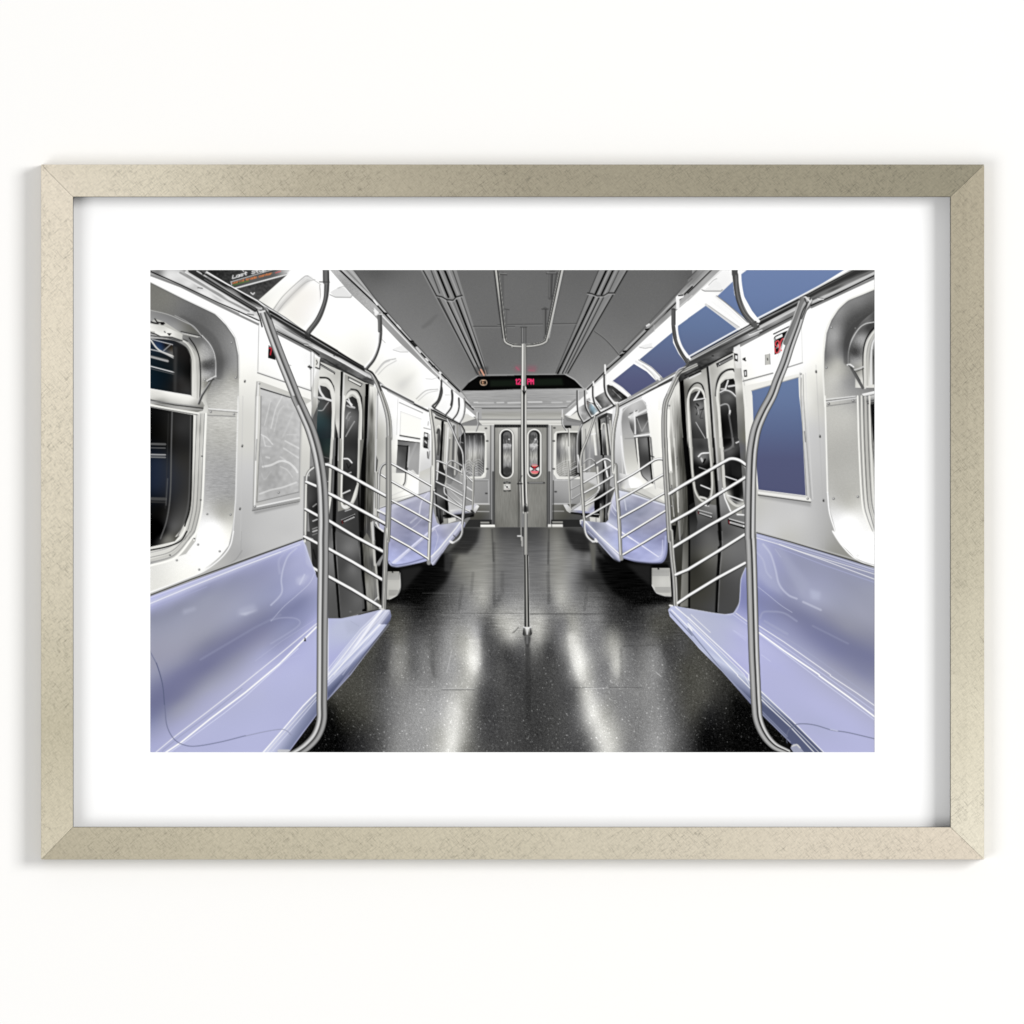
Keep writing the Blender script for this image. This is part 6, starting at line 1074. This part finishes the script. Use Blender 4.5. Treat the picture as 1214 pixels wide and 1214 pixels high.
# SECOND RAIL SET right
for q in ("i: 640,455 870,325 1095,195", "i: 655,640 880,515 1105,385", "i: 670,840 890,705 1120,565", "i: 685,1015 900,890 1130,750"):
    tube(q, 3.0, BARS, sm=False)
tube("i: 630,275 800,180 960,75 1010,45 1060,38 1090,42", 3.0, BARS)
# pole mid right
tube("D: 50,640 f: 330,290 250,330 200,420 130,580 85,700 70,900 75,1214 g: 75,0 90,400 115,800 140,1214 K: 1080,0 1090,150 1105,300 1112,460", [4.6, 5, 5.4, 5.8, 6.2, 6.4, 6.6, 6.8, 6.8, 6.8, 6.8, 6.8, 6.8, 6.4, 6.2, 6.0], [(-1,60),(-.7,150),(-.35,"200w"),(-.1,100),(.2,"150w"),(.55,"205w"),(.8,100),(1,45)])
cv("f: 330,255 240,290 180,400 110,570", 1.0, 235); cv("f: 360,240 290,300 230,370", 1.2, 50)
for q in ("K: 1075,462 1090,465",): ln(q, 2.2, 235)
# FIRST RAIL SET right
tube("g: 140,660 300,560 600,390 800,275 880,245 970,265 1050,320", 4.6, BAR)
for q in ("g: 165,1000 400,870 700,680 1040,470", "K: 1105,95 g: 330,1214 600,1050 1030,810", "K: 1115,270 L: 0,240 180,130 355,20", "K: 1130,445 L: 0,405 180,295 355,200"): tube(q, 4.4, BAR, sm=False)
tube("H: 180,400 250,385 300,400 360,450", .1, BAR, a=0)
# ------------------------------------------------------------------ FIRST BENCH RIGHT
poly("L: 430,12 600,60 850,130 1171,232 P: 1171,801 701,801 640,740 390,495 215,295 70,150 0,68 L: 0,640 K: 1214,680 1075,530 1065,490 1080,470 1110,465 L: 0,480 60,492 150,508 230,518 285,508 320,450 330,300 360,225 430,200",
     F("L: 440,70,168/172/207 600,100,150/153/184 850,190,146/149/174 1100,290,146/149/172 470,200,156/160/196 450,290,152/156/192 560,200,152/155/188 700,200,146/149/174 640,320,148/151/178 850,300,150/153/178 1000,330,146/149/170 1150,360,150/153/172 800,400,162/165/190 760,440,156/159/184 950,450,152/155/175 1100,520,154/156/174 860,510,142/144/165 1000,600,140/142/160 1150,660,136/138/158 500,380,138/142/180 460,440,128/132/170 640,440,134/137/166 600,490,124/127/158 720,520,122/125/155 850,600,120/123/153 1000,690,118/121/150 1150,780,116/119/150 520,530,136/140/176 470,570,150/154/192 620,570,136/139/172 750,640,126/129/162 900,740,122/125/158 1050,830,124/127/156 1150,890,128/131/158 "
     "600,660,156/159/192 760,760,154/157/186 900,850,152/154/178 P: 1000,330,152/154/176 1150,420,156/158/180  1100,300,128/131/160 L: 340,450,132/136/180 340,350,130/134/178 340,530,160/163/203 60,540,180/184/207 150,580,178/182/206 250,560,176/180/208 200,700,178/182/210 330,650,178/180/217 300,800,176/178/216 480,700,178/180/218 550,850,176/178/216 "
     "P: 550,300,176/178/214 700,400,176/178/214 800,500,178/180/216 1000,600,178/180/216 1100,760,178/180/216 900,760,176/178/214 820,640,172/175/208 470,150,180/182/219 330,60,180/182/218 300,200,178/180/217", sx=2.2, rot=33, c=6))
for q, c_, a_, b_ in (("L: 540,100 580,95 760,330 720,420 620,250", "#a4a6c4", .5, 2.0), ("L: 760,360 830,380 820,430 770,420", "#bcc0dc", .45, 1.6), ("L: 440,60 500,80 560,300 600,400 500,350 440,280", "#b4b6d8", .4, 2.0)):
    poly(q, c_, a=a_, bl=b_)
ln("L: 430,8 640,65 850,128 1171,225", 1.3, 60); ln("L: 430,0 640,55 850,118 1171,212", 1.0, 190); ln("L: 430,22 640,80 850,140 1171,242", 1.0, "#d4d6ea"); ln("L: 430,40 560,78 850,180 1171,300", .9, 248); ln("L: 570,80 700,125 1171,268", .9, 240); ln("L: 430,30 1171,255", 1.0, "#b8badc"); ln("L: 500,75 850,210 1171,320", .9, "#a6a8d4")
cv("L: 470,80 515,140 545,230 570,330 625,395 680,420", 1.4, "#c6c8e2", a=.6, bl=.6); cv("L: 430,130 470,180 490,250 520,290", 1.3, "#bcbedc", a=.45, bl=.6); cv("L: 430,340 500,395 580,460 650,505", .9, "#cccee8", a=.6, bl=.25); cv("L: 450,540 470,505 520,500 600,510 680,560", 1.4, "#a4a6c8", a=.45, bl=.6)
ln("L: 720,440 830,490", 1.6, "#c8cae0", a=.55, bl=.6); ln("L: 780,590 1000,700", 1.4, "#9698ba", a=.35, bl=.6); ln("L: 480,560 620,640", 1.6, "#a8aacc", a=.4, bl=.7); cv("L: 545,110 580,160", .8, "#b4b6d4", a=.7)
ln("L: 445,590 600,690 890,895 P: 890,320 1050,425 1171,510", 1.0, 250); ln("L: 445,632 600,745 820,895 P: 820,320 1000,450 1171,580", 1.7, 252); ln("L: 445,640 P: 790,320 980,460 1171,600", .9, "#d4d6f4"); ln("L: 445,612 700,790 P: 900,350 1171,545", 1.0, "#c4c6ea"); ln("L: 460,575 700,720 900,860 P: 1171,470", 1.1, "#a2a4c6", a=.7)
ln("L: 300,510 368,560", 1.0, 235); ln("L: 285,520 368,580", .9, "#d2d4f0", a=.8); ln("L: 290,620 360,665", .9, "#c8caf0", a=.6); ln("P: 460,190 515,230", .9, "#ccceee", a=.7); ln("P: 280,35 360,100", .8, "#ccceee", a=.5)
cv("L: 360,228 332,300 322,440 290,505 230,518 0,482", .9, "#d0d2e4")
# roll
poly("K: 1065,490 1080,470 1110,465 1214,590 L: 0,540 60,610 200,740 350,895 P: 350,320 385,345 660,610 850,801 701,801 640,740 390,495 215,295 70,150 0,68 L: 0,640 K: 1214,680 1075,530", G("P: 180,330 260,200", (0, "#54587c"), (.2, "#8084a8"), (.45, "#9ea2c4"), (.62, "#c4c8e6"), (.8, "#b4b8dc"), (1, "#bcbfe4")))
for q, w_, c_ in (("K: 1110,472 1214,560 L: 0,535 120,650 250,770 380,895 P: 380,345 660,610 850,801", 1.2, 250), ("K: 1085,490 1214,620 L: 0,575 200,780 310,895 P: 310,320 500,510 640,640 790,801", 1.2, 248), ("L: 0,552 200,745 350,890 P: 385,380 640,620 820,801", .7, 235), ("K: 1075,500 1214,650 L: 0,605 P: 250,330 620,700", 1.3, "#7e82a4"), ("P: 0,60 210,285 390,485 640,735", .9, "#a6a8c4"), ("L: 0,560 190,740 330,885", .8, "#b0b4d8"), ("L: 20,520 140,630", .8, 240)):
    ln(q, w_, c_)
cv("P: 620,750 617,700 630,660 670,628 720,620 800,630 900,660 1000,675 1171,715", 1.1, "#6a6d8c"); ln("P: 890,655 935,665", 1.0, "#d0d2ec")
poly("P: 640,770 660,745 690,750 720,790 730,801 640,801", "#9a9cb6"); ln("P: 650,760 680,750 700,770", 1.6, 205); poly("P: 620,740 660,801 600,801 560,740", 15, a=.9)
# big pole right
tube("D: 752,240 715,300 685,390 640,514 604,625 560,735 525,830 H: 470,100 428,200 407,300 397,400 391,600 388,860 L: 391,60 397,200 405,500 412,750 P: 418,300 428,500 440,600 480,690 540,757 620,795",
     [9.5, 10, 10.4, 10.8, 11, 11.4, 11.8, 12.4, 12.8, 13, 13, 13, 13, 13, 13, 13, 12.8, 12.6, 12, 11.4, 10, 7.5], POLER)
tube("D: 735,225 700,320 655,440", 8.5, POLER, a=0)
ln("D: 700,225 735,215 765,245", 2.2, 215); ln("D: 728,222 745,262 710,350", 1.3, 50); ln("D: 715,215 690,300", .1, 0)
tube("D: 712,228 690,290 650,400 610,500", 6.0, [(-1,60),(-.5,110),(.3,125),(1,120)])
ln("D: 695,240 660,340 600,480 560,590", 1.2, 225)
# ------------------------------------------------------------------ CENTRE LOOP, CENTRE POLE, LETTERING
ln("C: 30,65 32,300", [3.4, 2.8], 95); ln("C: 55,300 52,480", 1.6, 95); ln("C: 10,70 55,75", 1.4, 60); ln("C: 10,67 55,70", .6, 170); ln("C: 45,290 70,294", .9, 60)
ln("C: 340,65 328,220", [8.0, 5], 85); ln("C: 325,75 322,215", .7, 125); ln("C: 340,75 334,215", .8, 55); ln("C: 352,70 342,200", .7, 130); ln("C: 305,68 370,68", 1.2, 60); ln("C: 310,64 365,64", .6, 175)
ln("C: 295,290 292,470", [5.0, 3.0], 88); ln("C: 288,295 288,460", .7, 130); ln("C: 300,295 298,440", .7, 50); ln("C: 275,290 315,290", 1.0, 60)
tube("B: 1100,43 1130,280 1150,460 1162,497 1200,515 C: 100,518 160,520 230,515 290,497 310,460 350,280 400,43", [6.0, 5.4, 4.8, 4.6, 4.6, 4.6, 4.6, 4.6, 4.6, 4.8, 5.4, 6.2], [(-1,50),(-.75,110),(-.4,"190w"),(-.05,"205w"),(.2,90),(.4,40),(.65,110),(.85,"170w"),(1,50)])
ln("B: 1085,43 1112,280 1140,470", 1.1, 40); ln("C: 0,43 22,300 45,470", 1.2, 45); ln("C: 408,43 355,290 320,470", 1.0, 190); ln("C: 370,60 330,280 300,450", 1.0, 55)
# upper pole hanging from the ceiling
ln("C: 162,405 162,500", 7, 110); ln("C: 148,408 148,500", .9, 60); ln("C: 162,405 162,500", 1.0, 70); ln("C: 176,405 176,500", .9, 60); ln("C: 155,408 155,495", .9, 150); ln("C: 142,403 180,403", .9, 60)
PC = [(-1,50),(-.75,"205w"),(-.45,"235w"),(-.2,60),(.1,25),(.35,120),(.6,"240w"),(.85,"190w"),(1,50)]
tube("C: 163,520 162,700 161,790", 5.6, [(-1,60),(-.7,"225w"),(-.35,"240w"),(-.1,110),(.2,"200w"),(.5,90),(.8,"190w"),(1,50)], sm=False)
text("12", "z: 610.7,450.0", (.78,0), (0,.95), 1.35, "#ff3a78", adv=4.0); text("PM", "z: 625.4,449.9", (.72,0), (0,.95), 1.35, "#ff3a78", adv=5.4)
poly("z: 610,434 617,434 617,441 610,441", "#c03a5c", a=.22, bl=1.2); poly("z: 625,434 636,434 636,441 625,441", "#c03a5c", a=.22, bl=1.2); ln("z: 612,436 615,439", 1.4, "#d05070", a=.35, bl=.5); ln("z: 627,439.5 633,440", 1.4, "#d05070", a=.3, bl=.5)
cv("z: 573,451 570.4,451.4 569.2,453.8 570.4,456.4 573,457 575.8,456.4 577,454 575.8,451.4", 1.0, "#f4d4b8", cl=True); text("E", "z: 571.9,451.8", (.5,0), (0,.66), .9, "#f0b890")
tube("C: 163,520 162,700 161,790", 5.6, [(-1,60),(-.7,"225w"),(-.35,"240w"),(-.1,110),(.2,"200w"),(.5,90),(.8,"190w"),(1,50)], sm=False)
tube("z: 620.8,461 620.8,520 621.2,570 622.3,606", [6.6, 6.8, 7.0, 7.0], PC, sm=False)
poly("z: 617.3,461 624.6,461 624.6,465 621,468.5 617.3,465", "200w", a=.0); poly("z: 618.8,462.5 621.2,465.5 623.6,462.5 623,466 621.2,471 619.4,466", 22)
tube("z: 616.4,573 617.6,600 617.8,640", [3.0, 2.4, 2.0], [(-1,60),(-.3,"190w"),(.5,110),(1,40)], sm=False); ln("z: 613.4,573.5 618.6,573.5", 1.4, 35); ln("z: 614.5,572 618.8,564", .9, 60); ln("z: 613.6,635.4 617.4,635.4", 1.5, 225); ln("z: 619,637 619,647", 1.8, "215w"); ln("z: 619.2,637 619.2,660", .8, 120)
poly("z: 620.6,600 625.2,600 625.9,606 624,608.2 621.6,608.2 620,606", 38, bl=.3); ln("z: 622.4,598 623.2,598", 1.6, 90, bl=.5); cv("z: 620.2,607 621.6,609 624.6,609 625.8,607", .8, "205w")
tube("z: 622.9,609.4 623.2,660 624.2,705", [4.6, 5.0, 6.2], [(-1,60),(-.7,110),(-.4,"170w"),(.3,"165w"),(.7,120),(1,60)], sm=False)
tube("z: 623.6,660 624.2,705 624.6,743", [5.6, 6.4, 6.8], [(-1,"190w"),(-.86,60),(-.5,20),(-.35,60),(-.15,"170w"),(.15,"165w"),(.4,40),(.75,20),(.9,150),(1,"235w")], sm=False)
poly("z: 620.6,743 629.2,743 630.8,751.5 628.6,753.5 620.6,753.5 619.2,751.5", F("z: 622,748,66 624.8,747,215w 627.6,748,60 625,752,110w")); cv("z: 620.6,743 625,744.4 629.2,743", 1.2, 245); ln("z: 624.8,744.5 624.8,751.5", 1.6, 215); poly("z: 620.6,753 629.4,753 628,762 626.6,766 623.4,766 622,762", 70, a=.75, bl=.4); ln("z: 624.8,754 624.8,762", 2.2, 120, a=.6, bl=.4); ln("z: 625,766 625.2,776", 3.5, 60, a=.5, bl=.7)
ln("z: 609,750 614,744", .6, 60, a=.7)

IMG[:] = .72*IMG+.28*blur(IMG.copy(), .45*S)
finish(.26, 1.0)

def printed_sheet():
    ink = np.clip(IMG, 0, 255)/255.0
    lin = np.where(ink <= .04045, ink/12.92, ((ink+.055)/1.055)**2.4)*INK
    H, W = lin.shape[:2]
    YP = YM+.0005
    xs = np.linspace(X0_-.3, X1_+.3, W); ys = np.linspace(Y0_-.3, Y1_+.3, H); k = (D+YP)/D*U
    gx, gy = np.meshgrid(xs, ys)
    co = np.stack([(gx-607)*k, np.full_like(gx, YP), CZ+(607-gy)*k], -1).reshape(-1, 3).astype(np.float32)
    co -= np.array(root.location, np.float32)
    idx = np.arange(W*H).reshape(H, W)
    q = np.stack([idx[:-1, :-1], idx[1:, :-1], idx[1:, 1:], idx[:-1, 1:]], -1).reshape(-1, 4).astype(np.int32)
    me = bpy.data.meshes.new('print'); nq = len(q)
    me.vertices.add(W*H); me.vertices.foreach_set('co', co.ravel())
    me.loops.add(nq*4); me.loops.foreach_set('vertex_index', q.ravel())
    me.polygons.add(nq); me.polygons.foreach_set('loop_start', np.arange(0, nq*4, 4, dtype=np.int32))
    try: me.polygons.foreach_set('loop_total', np.full(nq, 4, np.int32))
    except Exception: pass
    me.update(calc_edges=True)
    ca = me.color_attributes.new('ink', 'FLOAT_COLOR', 'POINT')
    ca.data.foreach_set('color', np.concatenate([lin.reshape(-1, 3), np.ones((W*H, 1))], 1).astype(np.float32).ravel())
    m, N, L, P = material('printed_paper')
    a = N.new('ShaderNodeAttribute'); a.attribute_name = 'ink'
    tc = N.new('ShaderNodeTexCoord'); n = N.new('ShaderNodeTexNoise'); n.inputs['Scale'].default_value = 1400; n.inputs['Detail'].default_value = 1
    L.new(tc.outputs['Object'], n.inputs['Vector'])
    b = N.new('ShaderNodeBump'); b.inputs['Strength'].default_value = .02; b.inputs['Distance'].default_value = .0001
    L.new(n.outputs['Fac'], b.inputs['Height']); L.new(b.outputs['Normal'], P.inputs['Normal'])
    L.new(a.outputs['Color'], P.inputs['Base Color']); P.inputs['Roughness'].default_value = .8; P.inputs['Specular IOR Level'].default_value = 0
    me.materials.append(m)
    o = bpy.data.objects.new('print', me); C.objects.link(o); o.parent = root
    o['label'] = 'printed photograph of an empty subway car with lilac benches and steel poles'
    return o
INK = .87
printed_sheet()
